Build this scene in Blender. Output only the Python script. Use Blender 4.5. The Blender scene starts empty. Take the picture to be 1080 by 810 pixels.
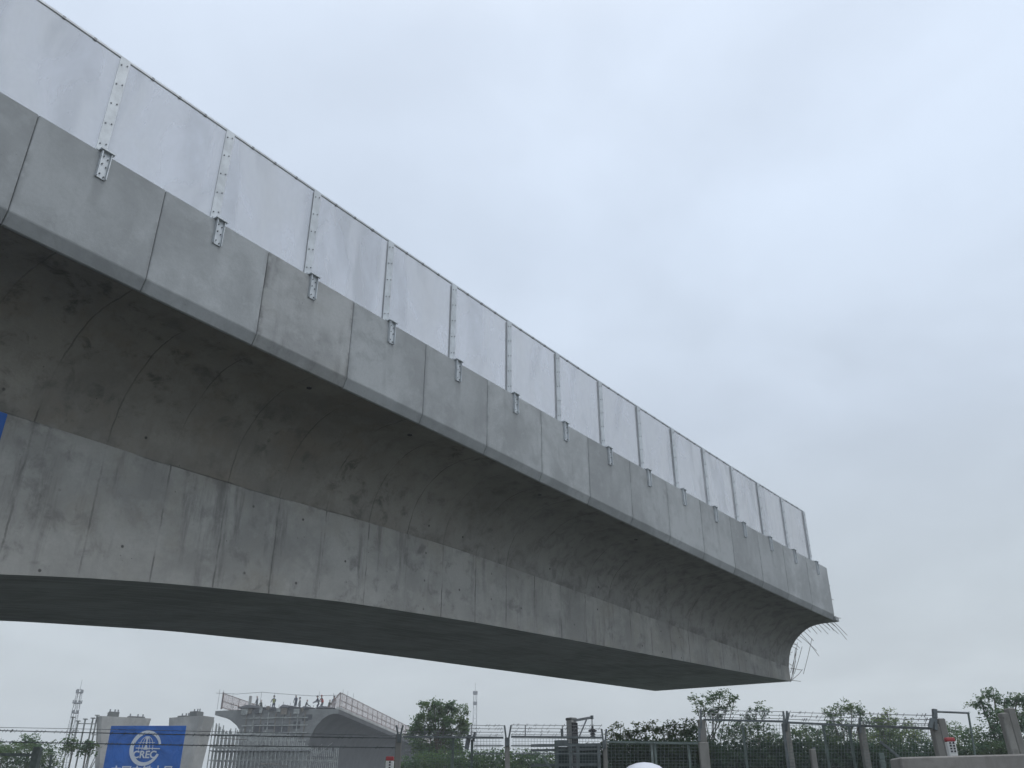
import bpy, bmesh, math, random
import numpy as np
from mathutils import Vector, Matrix
random.seed(7); rng = np.random.default_rng(7)
C = bpy.context.scene.collection
PI = math.pi

# ------------------------------------------------------------------ camera
FPX, PITCH, AZ, ROLL = 922.556, 0.46996, 0.62535, -0.0013      # focal length in px of a 1080 px wide frame
Fv = np.array([math.cos(AZ)*math.cos(PITCH), math.sin(AZ)*math.cos(PITCH), math.sin(PITCH)])
R0 = np.cross(Fv, [0, 0, 1]); R0 /= np.linalg.norm(R0); U0 = np.cross(R0, Fv)
Rv = math.cos(ROLL)*R0 + math.sin(ROLL)*U0
Uv = -math.sin(ROLL)*R0 + math.cos(ROLL)*U0
HF = np.array([math.cos(AZ), math.sin(AZ), 0.0])               # heading on the ground
HR = np.array([math.sin(AZ), -math.cos(AZ), 0.0])
GZ = -1.6                                                      # the eye is the origin, the ground 1.6 m below it
def ray(x, y): return Fv*FPX + Rv*(x-540) - Uv*(y-405)
def at(x, y, D):
    """world point seen towards (x, y), D metres ahead on the ground"""
    d = ray(x, y); return d*(D/(d @ HF))
def mpp(D, y=780):                                             # metres per pixel there
    a = at(540, y, D); b = at(541, y, D); return float(np.linalg.norm(a-b))

cam = bpy.data.cameras.new('camera'); co = bpy.data.objects.new('camera', cam); C.objects.link(co)
M = Matrix.Identity(4)
for i in range(3): M[i][0], M[i][1], M[i][2] = Rv[i], Uv[i], -Fv[i]
co.matrix_world = M
cam.sensor_fit = 'HORIZONTAL'; cam.sensor_width = 36; cam.lens = 36*FPX/1080
cam.clip_start = .05; cam.clip_end = 5000
bpy.context.scene.camera = co

# ------------------------------------------------------------------ helpers
class MB:
    def __init__(s): s.v = []; s.f = []; s.uv = []
    def add(s, vs, fs):
        o = len(s.v); s.v += [tuple(map(float, v)) for v in vs]; s.f += [tuple(i+o for i in f) for f in fs]; return s
    def box(s, c, dx, dy, dz, ax=(1, 0, 0), ay=None, az=(0, 0, 1), taper=1.0):
        c = np.array(c, float); ax = np.array(ax, float); az = np.array(az, float)
        ay = np.cross(az, ax) if ay is None else np.array(ay, float)
        vs = []
        for k in (-1, 1):
            t = taper if k > 0 else 1
            for i, j in ((-1, -1), (1, -1), (1, 1), (-1, 1)):
                vs.append(c + ax*i*dx/2*t + ay*j*dy/2*t + az*k*dz/2)
        return s.add(vs, [(0, 3, 2, 1), (4, 5, 6, 7), (0, 1, 5, 4), (1, 2, 6, 5), (2, 3, 7, 6), (3, 0, 4, 7)])
    def tube(s, pts, r, n=6, r2=None):
        pts = [np.array(p, float) for p in pts]; m = len(pts); vs = []
        r2 = r if r2 is None else r2
        for i, p in enumerate(pts):
            t = pts[min(i+1, m-1)] - pts[max(i-1, 0)]; t /= max(np.linalg.norm(t), 1e-9)
            a = np.cross(t, [0, 0, 1] if abs(t[2]) < .9 else [1, 0, 0]); a /= np.linalg.norm(a); b = np.cross(t, a)
            rr = r + (r2-r)*i/max(m-1, 1)
            for k in range(n):
                q = 2*PI*k/n; vs.append(p + a*rr*math.cos(q) + b*rr*math.sin(q))
        fs = [(i*n+k, i*n+(k+1) % n, (i+1)*n+(k+1) % n, (i+1)*n+k) for i in range(m-1) for k in range(n)]
        fs += [tuple(range(n))[::-1], tuple((m-1)*n+k for k in range(n))]
        return s.add(vs, fs)
    def bar(s, a, b, w, h=None, up=(0, 0, 1)):
        a = np.array(a, float); b = np.array(b, float); d = b-a; L = np.linalg.norm(d); d = d/L
        u = np.array(up, float)
        if abs(d @ u) > .95: u = HF.copy()
        y = np.cross(u, d); y /= np.linalg.norm(y); z = np.cross(d, y)
        return s.box((a+b)/2, L, w, h or w, d, y, z)
    def lathe(s, c, prof, n=12, axis=(0, 0, 1)):
        c = np.array(c, float); z = np.array(axis, float); z /= np.linalg.norm(z)
        a = np.cross(z, [1, 0, 0] if abs(z[0]) < .8 else [0, 1, 0]); a /= np.linalg.norm(a); b = np.cross(z, a)
        vs = []
        for r, h in prof:
            for k in range(n):
                q = 2*PI*k/n; vs.append(c + z*h + a*r*math.cos(q) + b*r*math.sin(q))
        m = len(prof)
        fs = [(i*n+k, i*n+(k+1) % n, (i+1)*n+(k+1) % n, (i+1)*n+k) for i in range(m-1) for k in range(n)]
        fs += [tuple(range(n))[::-1], tuple((m-1)*n+k for k in range(n))]
        return s.add(vs, fs)
    def build(s, name, mat, parent=None, bevel=0, smooth=False, origin=None):
        me = bpy.data.meshes.new(name)
        vs = s.v
        if origin is not None: vs = [tuple(np.array(v)-np.array(origin)) for v in vs]
        me.from_pydata(vs, [], s.f); me.update()
        bm = bmesh.new(); bm.from_mesh(me); bmesh.ops.recalc_face_normals(bm, faces=bm.faces)
        if bevel: bmesh.ops.bevel(bm, geom=bm.edges[:], offset=bevel, segments=1, affect='EDGES', clamp_overlap=True)
        bm.to_mesh(me); bm.free()
        if smooth: me.shade_smooth(); me.set_sharp_from_angle(angle=math.radians(35))
        if mat: me.materials.append(mat)
        o = bpy.data.objects.new(name, me); C.objects.link(o)
        if origin is not None: o.location = [float(q) for q in origin]
        if parent: attach(o, parent)
        return o
def attach(o, parent):
    o.parent = parent; o.matrix_parent_inverse = world_of(parent).inverted()
def world_of(o):
    m = o.matrix_basis.copy()
    return world_of(o.parent) @ o.matrix_parent_inverse @ m if o.parent else m
def thing(name, label, cat, loc=(0, 0, 0), group=None):
    o = bpy.data.objects.new(name, None); C.objects.link(o); o.location = [float(q) for q in loc]
    o.empty_display_size = .3
    return tag(o, label, cat, group)
def tag(o, label, cat, group=None):
    o['label'] = label; o['category'] = cat
    if group: o['group'] = group
    return o

# ------------------------------------------------------------------ materials
def newmat(name):
    m = bpy.data.materials.new(name); m.use_nodes = True; nt = m.node_tree
    return m, nt, nt.nodes['Principled BSDF']
class NT:
    def __init__(s, nt): s.nt = nt
    def n(s, typ, **kw):
        x = s.nt.nodes.new(typ)
        for k, v in kw.items(): setattr(x, k, v)
        return x
    def put(s, sock, v):
        if isinstance(v, bpy.types.NodeSocket): s.nt.links.new(v, sock)
        elif v is not None: sock.default_value = v
    def math(s, op, a, b=None, c=None):
        x = s.n('ShaderNodeMath', operation=op); s.put(x.inputs[0], a); s.put(x.inputs[1], b)
        if c is not None: s.put(x.inputs[2], c)
        return x.outputs[0]
    def noise(s, vec, scale, detail=4, rough=.55, dist=0):
        x = s.n('ShaderNodeTexNoise'); s.put(x.inputs['Vector'], vec); x.inputs['Scale'].default_value = scale
        x.inputs['Detail'].default_value = detail; x.inputs['Roughness'].default_value = rough; x.inputs['Distortion'].default_value = dist
        return x.outputs['Fac']
    def mapping(s, vec, scale=(1, 1, 1), loc=(0, 0, 0)):
        x = s.n('ShaderNodeMapping'); s.put(x.inputs['Vector'], vec); x.inputs['Scale'].default_value = scale; x.inputs['Location'].default_value = loc
        return x.outputs[0]
    def ramp(s, fac, lo, hi, a=0.0, b=1.0):
        x = s.n('ShaderNodeMapRange', interpolation_type='SMOOTHSTEP'); s.put(x.inputs[0], fac)
        for i, v in enumerate((lo, hi, a, b)): x.inputs[i+1].default_value = v
        return x.outputs[0]
    def mix(s, fac, a, b, mode='MIX'):
        x = s.n('ShaderNodeMix', data_type='RGBA', blend_type=mode); s.put(x.inputs[0], fac)
        s.put(x.inputs[6], a if not isinstance(a, tuple) else (*a, 1)); s.put(x.inputs[7], b if not isinstance(b, tuple) else (*b, 1))
        return x.outputs[2]
def plain(name, col, rough=.6, metal=0, var=.18, scale=6, spec=.4, wrinkle=0):
    m, nt, p = newmat(name); t = NT(nt)
    oc = t.n('ShaderNodeTexCoord').outputs['Object']
    f = t.noise(oc, scale, 5, .6)
    lo = tuple(c*(1-var) for c in col); hi = tuple(min(1, c*(1+var)) for c in col)
    t.put(p.inputs['Base Color'], t.mix(t.ramp(f, .3, .7), lo, hi))
    p.inputs['Roughness'].default_value = rough; p.inputs['Metallic'].default_value = metal
    p.inputs['Specular IOR Level'].default_value = spec
    if wrinkle:
        b = t.n('ShaderNodeBump'); b.inputs['Strength'].default_value = 1; b.inputs['Distance'].default_value = wrinkle
        t.put(b.inputs['Height'], t.noise(t.mapping(oc, (1, 1, .6)), 1.4, 3, .5, .8)); t.put(p.inputs['Normal'], b.outputs[0])
    return m
def concrete(name, col, dark, warm=None, line=None, streak=.5, blotch=.6, pores=1.0, seed=0., uv=True, randtint=0.0, boards=0.0, fade=None, seam=0.0, drip=0.0):
    m, nt, p = newmat(name); t = NT(nt)
    tc = t.n('ShaderNodeTexCoord'); oc = tc.outputs['Object']; info = t.n('ShaderNodeObjectInfo')
    off = t.n('ShaderNodeVectorMath', operation='MULTIPLY_ADD')
    cx = t.n('ShaderNodeCombineXYZ'); t.put(cx.inputs[0], info.outputs['Random']); t.put(cx.inputs[1], info.outputs['Random']); cx.inputs[2].default_value = .3
    t.put(off.inputs[0], cx.outputs[0]); off.inputs[1].default_value = (37, 19, 11) if randtint else (0, 0, 0); t.put(off.inputs[2], oc)
    v = t.mapping(off.outputs[0], loc=(seed, seed*1.7, seed*.6))
    big = t.noise(v, .55, 5, .62, .3); mid = t.noise(v, 2.6, 6, .65, .4); fine = t.noise(v, 22, 4, .6)
    st = t.noise(t.mapping(v, (2.6, 2.6, .35)), 1.6, 5, .65)
    c = t.mix(t.ramp(big, .36, .64), tuple(x*.80 for x in col), tuple(x*1.14 for x in col))
    if warm: c = t.mix(t.math('MULTIPLY', t.ramp(t.noise(v, .9, 4, .6), .45, .7), .6), c, warm)
    clus = t.ramp(t.noise(t.mapping(v, loc=(3, 1, 6)), .38, 4, .6), .4, .62, .25, 1)
    c = t.mix(t.math('MULTIPLY', t.math('MULTIPLY', t.ramp(mid, .5, .70), blotch), clus), c, dark)
    c = t.mix(t.math('MULTIPLY', t.math('MULTIPLY', t.ramp(st, .5, .72), streak), t.ramp(t.noise(t.mapping(v, loc=(8, 2, 1)), .5, 3, .6), .4, .6, .2, 1)), c, dark)
    lt = t.noise(t.mapping(v, loc=(9, 3, 5)), 1.9, 5, .7)
    c = t.mix(t.math('MULTIPLY', t.ramp(lt, .52, .68), .32), c, tuple(min(.6, x*1.35) for x in col))
    c = t.mix(t.math('MULTIPLY', t.ramp(fine, .35, .7), .16), c, tuple(x*.7 for x in col))
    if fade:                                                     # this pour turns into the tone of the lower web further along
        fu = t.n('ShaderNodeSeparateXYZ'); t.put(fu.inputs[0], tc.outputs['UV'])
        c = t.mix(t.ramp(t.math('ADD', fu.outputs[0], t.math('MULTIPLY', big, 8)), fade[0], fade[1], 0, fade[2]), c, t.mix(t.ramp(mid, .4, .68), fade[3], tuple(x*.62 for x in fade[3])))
    if seam:
        fu = t.n('ShaderNodeSeparateXYZ'); t.put(fu.inputs[0], tc.outputs['UV'])
        sd = t.math('ABSOLUTE', t.math('ADD', fu.outputs[1], t.math('MULTIPLY', t.math('SUBTRACT', mid, .5), .06)))
        gone = t.ramp(fu.outputs[0], 9, 18, 1, .12)
        sm = t.math('MULTIPLY', t.math('MULTIPLY', t.ramp(sd, .005, .035, 1, 0), t.ramp(t.noise(v, .8, 4, .6), .47, .6)), gone)
        c = t.mix(t.math('MULTIPLY', sm, seam), c, tuple(x*.5 for x in dark))
        sm = t.math('MULTIPLY', t.ramp(sd, .02, .3, 1, 0), t.ramp(t.noise(t.mapping(v, loc=(7, 7, 2)), 2.2, 5, .65), .5, .66))
        c = t.mix(t.math('MULTIPLY', sm, seam*.6), c, dark)
    if seam:                                                     # form tie marks in rows
        px_ = t.math('ABSOLUTE', t.math('SUBTRACT', t.math('FRACT', t.math('DIVIDE', t.math('ADD', fu.outputs[0], .3), 1.17)), .5)); py_ = t.math('ABSOLUTE', t.math('SUBTRACT', t.math('FRACT', t.math('DIVIDE', fu.outputs[1], .62)), .5))
        rd_ = t.math('SQRT', t.math('ADD', t.math('POWER', t.math('MULTIPLY', px_, 1.17), 2.), t.math('POWER', t.math('MULTIPLY', py_, .62), 2.)))
        c = t.mix(t.math('MULTIPLY', t.math('MULTIPLY', t.ramp(rd_, .014, .034, 1, 0), t.ramp(fu.outputs[1], .75, .9, 1, 0)), t.ramp(t.noise(v, 1.9, 3, .6), .46, .58)), c, tuple(x*.45 for x in dark))
    if drip:                                                     # run-off below the bracket and grout smears at the joints
        lo_ = t.n('ShaderNodeSeparateXYZ'); t.put(lo_.inputs[0], oc)
        wx = t.math('ADD', lo_.outputs[0], t.math('MULTIPLY', t.math('SUBTRACT', mid, .5), .16))
        dm = t.math('MULTIPLY', t.ramp(t.math('ABSOLUTE', wx), .03, .12, 1, 0), t.math('MULTIPLY', t.ramp(lo_.outputs[2], -.35, .42), t.ramp(lo_.outputs[2], .46, .5, 1, 0)))
        c = t.mix(t.math('MULTIPLY', t.math('MULTIPLY', dm, drip), t.ramp(info.outputs['Random'], 0, 1, .3, 1)), c, dark)
        jm = t.math('MULTIPLY', t.ramp(t.math('ABSOLUTE', wx), .90, 1.0), t.ramp(t.noise(v, 2.4, 5, .65), .42, .6))
        c = t.mix(t.math('MULTIPLY', jm, .75), c, dark)
    # pores and small dark spots
    vo = t.n('ShaderNodeTexVoronoi'); t.put(vo.inputs['Vector'], v); vo.inputs['Scale'].default_value = 5.5
    sp = t.ramp(vo.outputs['Distance'], .03, .085, 1, 0)
    sp = t.math('MULTIPLY', sp, t.ramp(t.noise(v, 1.3, 3), .5, .62))
    c = t.mix(t.math('MULTIPLY', sp, .55*pores), c, tuple(x*.4 for x in dark))
    bumpsrc = t.math('MULTIPLY_ADD', mid, .6, t.math('MULTIPLY', fine, .25))
    if line:
        sp_, of, wd, strength = line
        su = t.n('ShaderNodeSeparateXYZ'); t.put(su.inputs[0], tc.outputs['UV'])
        wob = t.math('MULTIPLY', t.math('SUBTRACT', t.noise(v, 3, 4), .5), .06)
        u = t.math('ADD', su.outputs[0], wob)
        fr = t.math('FRACT', t.math('DIVIDE', t.math('ADD', u, of), sp_))
        dd = t.math('MULTIPLY', t.math('ABSOLUTE', t.math('SUBTRACT', fr, .5)), sp_)     # 0 at the joint
        ln = t.ramp(dd, wd*.35, wd, 1, 0)
        br = t.ramp(t.noise(t.mapping(v, loc=(2, 8, 1)), 1.1, 4, .6), .40, .62)
        ln = t.math('MULTIPLY', ln, t.math('MULTIPLY_ADD', br, .9, .1))
        c = t.mix(t.math('MULTIPLY', ln, strength), c, tuple(x*.5 for x in dark))
        # stain that bleeds round some joints
        bl = t.math('MULTIPLY', t.ramp(dd, .0, .22, 1, 0), t.ramp(t.noise(t.mapping(v, (2, 2, .9), (4, 4, 4)), 1.6, 5, .7), .52, .7))
        c = t.mix(t.math('MULTIPLY', bl, .5*strength), c, dark)
        # each pour has its own tone
        cell = t.math('FLOOR', t.math('SUBTRACT', t.math('DIVIDE', t.math('ADD', su.outputs[0], of), sp_), .5))
        wn = t.n('ShaderNodeTexWhiteNoise', noise_dimensions='1D'); t.put(wn.inputs['W'], cell)
        c = t.mix(t.math('MULTIPLY', wn.outputs['Value'], .16), c, tuple(x*.6 for x in col))
        bumpsrc = t.math('SUBTRACT', bumpsrc, t.math('MULTIPLY', ln, .6))
    if boards:
        su2 = t.n('ShaderNodeSeparateXYZ'); t.put(su2.inputs[0], tc.outputs['UV'])
        bd = t.noise(t.mapping(tc.outputs['UV'], (.5, 5, 1)), 1.4, 4, .6)
        c = t.mix(t.math('MULTIPLY', t.ramp(bd, .4, .65), boards), c, tuple(x*1.5 for x in col))
    if randtint:
        c = t.mix(t.math('MULTIPLY', info.outputs['Random'], randtint), c, tuple(x*.62 for x in col))
    t.put(p.inputs['Base Color'], c); p.inputs['Roughness'].default_value = .82; p.inputs['Specular IOR Level'].default_value = .25
    b = t.n('ShaderNodeBump'); b.inputs['Strength'].default_value = .35; b.inputs['Distance'].default_value = .03
    t.put(b.inputs['Height'], bumpsrc); t.put(p.inputs['Normal'], b.outputs[0])
    return m
CON_FASCIA = concrete('concrete_fascia', (.415, .432, .438), (.29, .302, .305), streak=.5, blotch=.6, pores=.8, randtint=.3, drip=.6)
CON_STAINED = concrete('concrete_fascia_stained', (.40, .41, .41), (.17, .172, .168), (.36, .36, .34), streak=.6, blotch=.9, pores=1, randtint=.1, seed=1, drip=.6)
CON_WEB = concrete('concrete_web', (.40, .395, .372), (.17, .167, .157), (.35, .33, .285), (1.17, .9, .022, .75), .8, .8, 1.3, seam=.9)
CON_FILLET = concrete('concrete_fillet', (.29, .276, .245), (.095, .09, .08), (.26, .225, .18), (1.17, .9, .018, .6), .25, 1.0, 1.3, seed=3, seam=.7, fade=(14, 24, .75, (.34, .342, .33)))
CON_SOFFIT = concrete('concrete_soffit', (.43, .47, .49), (.26, .29, .305), None, (2.34, .3, .012, .4), .1, .5, seed=6, boards=.35)
CON_WING = concrete('concrete_wing', (.235, .24, .235), (.13, .13, .13), None, (2.34, .3, .014, .35), .1, .5, seed=8)
CON_POST = concrete('concrete_post', (.30, .292, .27), (.13, .122, .108), None, None, .9, .8, 1.4, randtint=.4)
CON_PIER = concrete('concrete_pier', (.45, .445, .425), (.33, .325, .31), None, None, .2, .2, seed=2)
CON_OLD = concrete('concrete_raw', (.20, .207, .20), (.14, .14, .135), None, None, .5, .6, seed=5)
CON_SHADED = concrete('concrete_raw_shaded', (.09, .092, .092), (.06, .06, .06), None, None, .4, .5, seed=7)  # raw concrete darkened to carry the far deck's underside shade in its colour
CON_WALL = concrete('concrete_wall', (.30, .285, .265), (.16, .15, .135), None, None, .7, .6, seed=4)
GALV = plain('galvanised_steel', (.56, .59, .61), .5, .3, .12, 5)
GALV_D = plain('dull_steel', (.22, .23, .24), .5, .6, .2, 9)
STEEL = plain('grey_fence_steel', (.15, .17, .175), .55, .3, .2, 8)
GREENST = plain('green_fence_steel', (.15, .19, .175), .55, .2, .2, 8)
LGREEN = plain('pale_green_steel', (.22, .26, .245), .55, .1, .2, 8)
RUST = plain('rebar_rust', (.10, .082, .068), .8, .3, .3, 20)
SCAF = plain('scaffold_tube', (.30, .315, .30), .6, .4, .35, 3)
TOWER = plain('tower_steel', (.30, .31, .32), .6, .3, .1, 5)
TARP = plain('dark_tarpaulin', (.055, .06, .065), .7, 0, .35, 3)
WHITE = plain('white_paint', (.72, .72, .70), .5, 0, .06, 5)
RED = plain('red_paint', (.38, .05, .055), .5, 0, .1, 5)
BLACK = plain('black_paint', (.03, .03, .032), .6, 0, .2, 8)
BLUE = plain('blue_banner_cloth', (.008, .115, .45), .5, 0, .15, 1.0, .4, .12)
BWHITE = plain('banner_print_white', (.62, .66, .72), .6, 0, .04, 3)
HELM = plain('white_helmet_plastic', (.74, .75, .80), .3, 0, .03, 3)
BARK = plain('bark', (.10, .08, .06), .9, 0, .3, 10)
SKIN = plain('skin', (.35, .2, .14), .6, 0, .08, 8)
DRABS = [plain('clothing_%s' % n, c, .85, 0, .2, 6) for n, c in (('navy', (.03, .04, .07)), ('grey', (.10, .11, .12)), ('olive', (.06, .07, .05)))]
VESTY = plain('vest_yellow', (.48, .52, .10), .7, 0, .1, 6)
VESTR = plain('vest_red', (.60, .09, .06), .7, 0, .1, 6)
YELH = plain('helmet_yellow', (.55, .40, .04), .4, 0, .05, 6)

def leafmat(name, col, var=.45):
    m, nt, p = newmat(name); t = NT(nt)
    geo = t.n('ShaderNodeNewGeometry'); ri = geo.outputs['Random Per Island']
    oc = t.n('ShaderNodeTexCoord').outputs['Object']
    c = t.mix(ri, tuple(x*(1-var) for x in col), tuple(x*(1+var) for x in col))
    c = t.mix(t.ramp(t.noise(oc, 1.1, 3), .4, .65), c, (col[0]*1.45, col[1]*1.2, col[2]*.9))
    t.put(p.inputs['Base Color'], c); p.inputs['Roughness'].default_value = .75; p.inputs['Specular IOR Level'].default_value = .06
    tr = t.n('ShaderNodeBsdfTranslucent'); t.put(tr.inputs[0], c)
    mx = t.n('ShaderNodeMixShader'); mx.inputs[0].default_value = .45
    t.put(mx.inputs[1], p.outputs[0]); t.put(mx.inputs[2], tr.outputs[0])
    t.put(nt.nodes['Material Output'].inputs[0], mx.outputs[0])
    return m
LEAF_A = leafmat('leaf_mid_green', (.11, .19, .09)); LEAF_B = leafmat('leaf_dark_green', (.10, .17, .09)); LEAF_C = leafmat('leaf_light_green', (.13, .20, .08))
LEAF_D = leafmat('leaf_hedge', (.062, .108, .066))

def panelmat():
    m, nt, p = newmat('frosted_panel'); t = NT(nt)
    tc = t.n('ShaderNodeTexCoord'); oc = tc.outputs['Object']; info = t.n('ShaderNodeObjectInfo')
    cx = t.n('ShaderNodeCombineXYZ'); t.put(cx.inputs[0], t.math('MULTIPLY', info.outputs['Random'], 31.))
    add = t.n('ShaderNodeVectorMath', operation='ADD'); t.put(add.inputs[0], oc); t.put(add.inputs[1], cx.outputs[0])
    v = add.outputs[0]
    soft = t.noise(t.mapping(v, (1.6, 1, .7), (1.37, .71, .43)), 1.0, 4, .55, .6)
    film = t.noise(t.mapping(v, (1.5, 1, .42), (3.3, 1.6, 2.45)), 1.0, 2.5, .45, .6)
    c = t.mix(t.ramp(soft, .35, .7), (.63, .628, .63), (.73, .727, .722))
    c = t.mix(t.math('MULTIPLY', t.ramp(film, .48, .68), .65), c, (.40, .405, .40))
    d = t.n('ShaderNodeBsdfDiffuse'); t.put(d.inputs[0], c)
    tl = t.n('ShaderNodeBsdfTranslucent'); t.put(tl.inputs[0], c)
    mx = t.n('ShaderNodeMixShader'); mx.inputs[0].default_value = .72; t.put(mx.inputs[1], d.outputs[0]); t.put(mx.inputs[2], tl.outputs[0])
    tr = t.n('ShaderNodeBsdfTransparent'); tr.inputs[0].default_value = (.97, .97, .98, 1)
    m2 = t.n('ShaderNodeMixShader'); t.put(m2.inputs[0], t.math('MULTIPLY_ADD', soft, .34, .20))
    t.put(m2.inputs[1], tr.outputs[0]); t.put(m2.inputs[2], mx.outputs[0])
    t.put(nt.nodes['Material Output'].inputs[0], m2.outputs[0])
    return m
PANEL = panelmat()
def meshmat(name, col, cover):
    m, nt, p = newmat(name); t = NT(nt)
    p.inputs['Base Color'].default_value = (*col, 1); p.inputs['Roughness'].default_value = .6
    tr = t.n('ShaderNodeBsdfTransparent'); mx = t.n('ShaderNodeMixShader')
    oc = t.n('ShaderNodeTexCoord').outputs['Object']
    t.put(mx.inputs[0], t.ramp(t.noise(oc, 3, 3), .2, .8, cover*.8, cover*1.2))
    t.put(mx.inputs[1], tr.outputs[0]); t.put(mx.inputs[2], p.outputs[0]); t.put(nt.nodes['Material Output'].inputs[0], mx.outputs[0])
    return m
INFILL = meshmat('pale_guard_net', (.55, .46, .44), .4)
RAILP = plain('rusty_railing', (.20, .135, .115), .7, .2, .3, 2)

# ------------------------------------------------------------------ ground
def groundmat():
    m, nt, p = newmat('dirt_and_grass'); t = NT(nt)
    oc = t.n('ShaderNodeTexCoord').outputs['Object']
    c = t.mix(t.ramp(t.noise(oc, .07, 6, .6), .42, .6), (.072, .066, .056), (.038, .052, .028))
    c = t.mix(t.math('MULTIPLY', t.ramp(t.noise(oc, 1.7, 6, .7), .4, .7), .5), c, (.065, .06, .05))
    t.put(p.inputs['Base Color'], c); p.inputs['Roughness'].default_value = .95
    return m
g = MB(); n = 24; G = 600
gv = [(-G+2*G*i/n, -G+2*G*j/n, GZ) for j in range(n+1) for i in range(n+1)]
g.add(gv, [(j*(n+1)+i, j*(n+1)+i+1, (j+1)*(n+1)+i+1, (j+1)*(n+1)+i) for j in range(n) for i in range(n)])
o = g.build('ground', groundmat()); o['kind'] = 'structure'
r = MB(); a = [HF*-60+HR*x+np.array([0, 0, GZ+.004]) for x in (-1.8, 1.8)] ; b = [HF*9.3+HR*x+np.array([0, 0, GZ+.004]) for x in (-1.8, 1.8)]
r.add([a[0], a[1], b[1], b[0]], [(0, 1, 2, 3)])
ROADM = plain('asphalt', (.05, .05, .052), .9, 0, .2, 3)
o = r.build('road', ROADM); o['kind'] = 'structure'

# ------------------------------------------------------------------ the cantilever bridge
S, CURV = 10.780, 0.000978
XF = 0.028                                             # cross fall
def frame(s):
    T = np.array([1, -2*CURV*s, 0]); T /= np.linalg.norm(T); N = np.array([-T[1], T[0], 0])
    return np.array([s, S-CURV*s*s, 0.]), T, N
def on(s, n, z):
    o_, T, N = frame(s); return o_ + N*n + np.array([0, 0, z])
TIP, PEND = 34.38, 34.08
def interp(s, tab): return float(np.interp(s, [a for a, b in tab], [b for a, b in tab]))
ZB = [(-60, 7.08), (3.5, 7.07), (8, 7.10), (12.6, 7.15), (19, 7.13), (26, 7.06), (34.4, 6.95)]
SEAM = [(-60, 5.40), (5, 5.44), (7, 5.48), (8.3, 5.48), (10, 5.56), (12.9, 5.70), (15.3, 5.77), (20, 5.74), (27, 5.62), (34.4, 5.45)]
ZS = [(-60, 5.0), (-48, 4.62), (-38, 4.25), (-32, 3.65), (-28, 3.13), (-22, 2.15), (-16, .4), (-13, -.1), (-9, -.1), (-4, 1.1), (0, 2.15), (5.64, 3.133), (7, 3.356), (8.63, 3.574), (12, 3.923), (16.05, 4.19), (19.9, 4.376), (24.9, 4.578), (29.3, 4.745), (34.4, 4.93)]
zs_x = np.array([a for a, b in ZS]); zs_y = np.array([b for a, b in ZS])
_ss = np.arange(-56, 34.6, .1); _zz = np.interp(_ss, zs_x, zs_y)
k_ = np.hanning(25); k_ /= k_.sum(); _zp = np.pad(_zz, 12, mode='reflect', reflect_type='odd'); _zz = np.convolve(_zp, k_, 'valid')
def zsoff(s): return float(np.interp(s, _ss, _zz))
_zb = np.convolve(np.pad(np.array([interp(q, ZB) for q in _ss]), 20, mode='edge'), np.hanning(41)/np.hanning(41).sum(), 'valid')
_sm = np.convolve(np.pad(np.array([interp(q, SEAM) for q in _ss]), 20, mode='edge'), np.hanning(41)/np.hanning(41).sum(), 'valid')
def zbot(s): return float(np.interp(s, _ss, _zb))
def zseam(s): return float(np.interp(s, _ss, _sm))
PROF = [(.14, 0), (.45, .008), (.87, .028), (1.25, .10), (1.62, .26), (1.9, .45), (2.07, .65), (2.15, .84), (2.2, 1.0)]   # n, fraction of the drop to the seam
def profile(k=4):
    pts = []
    P = [np.array(p) for p in PROF]
    for i in range(len(P)-1):
        p0, p1, p2, p3 = P[max(i-1, 0)], P[i], P[i+1], P[min(i+2, len(P)-1)]
        for j in range(k):
            t = j/k
            pts.append(.5*((2*p1)+(-p0+p2)*t+(2*p0-5*p1+4*p2-p3)*t*t+(-p0+3*p1-3*p2+p3)*t**3))
    pts.append(P[-1]); return pts
PR = profile(); NB = 2.2; WB = 6.0; NC = NB+WB/2; WT = 2*NC
def section(s):
    zb, zm, zf = zbot(s), zseam(s), zsoff(s); near = []
    for n_, fr in PR: near.append((n_, zb-(zb-zm)*fr))
    stp = .022*float(np.interp(s, [9, 20], [1, .0])); near.append((NB-stp, zm-.012)); near.append((NB-stp, zf))       # the lower web stands proud by the form joint
    sec = list(near) + [(WT-n_, z) for n_, z in near[::-1]] + [(WT-.14, 7.3), (NC, 7.46), (.14, 7.3)]
    return [(n_, z+XF*(n_-.14)*(1 if n_ > .5 else 0)) for n_, z in sec]
st = list(np.arange(-54.2, 34.3, .6)) + [TIP]
nsec = len(section(0)); mb = MB(); uvs = []
for s in st:
    for n_, z in section(s): mb.v.append(tuple(on(s, n_, z)))
matidx = []; nP = len(PR)
for i in range(len(st)-1):
    for k in range(nsec):
        k2 = (k+1) % nsec
        mb.f.append((i*nsec+k, (i+1)*nsec+k, (i+1)*nsec+k2, i*nsec+k2)); uvs.append([(st[i], k), (st[i+1], k), (st[i+1], k+1), (st[i], k+1)])
mb.f.append(tuple(range(nsec))); mb.f.append(tuple((len(st)-1)*nsec+k for k in range(nsec))[::-1])
uvs += [[(0, 0)]*nsec]*2
me = bpy.data.meshes.new('box_girder'); me.from_pydata(mb.v, [], mb.f)
ul = me.uv_layers.new(name='UVMap')
for p in me.polygons:
    for j, li in enumerate(p.loop_indices):
        u, k = uvs[p.index][j]; n_, z = section(u)[int(k) % nsec]
        kk_ = int(k) % nsec; ul.data[li].uv = (u, n_ if p.index % nsec == nP+1 else z-XF*(n_-.14)*(n_ > .5)-zseam(u))
for m_ in (CON_WEB, CON_FILLET, CON_SOFFIT, CON_WING): me.materials.append(m_)
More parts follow.
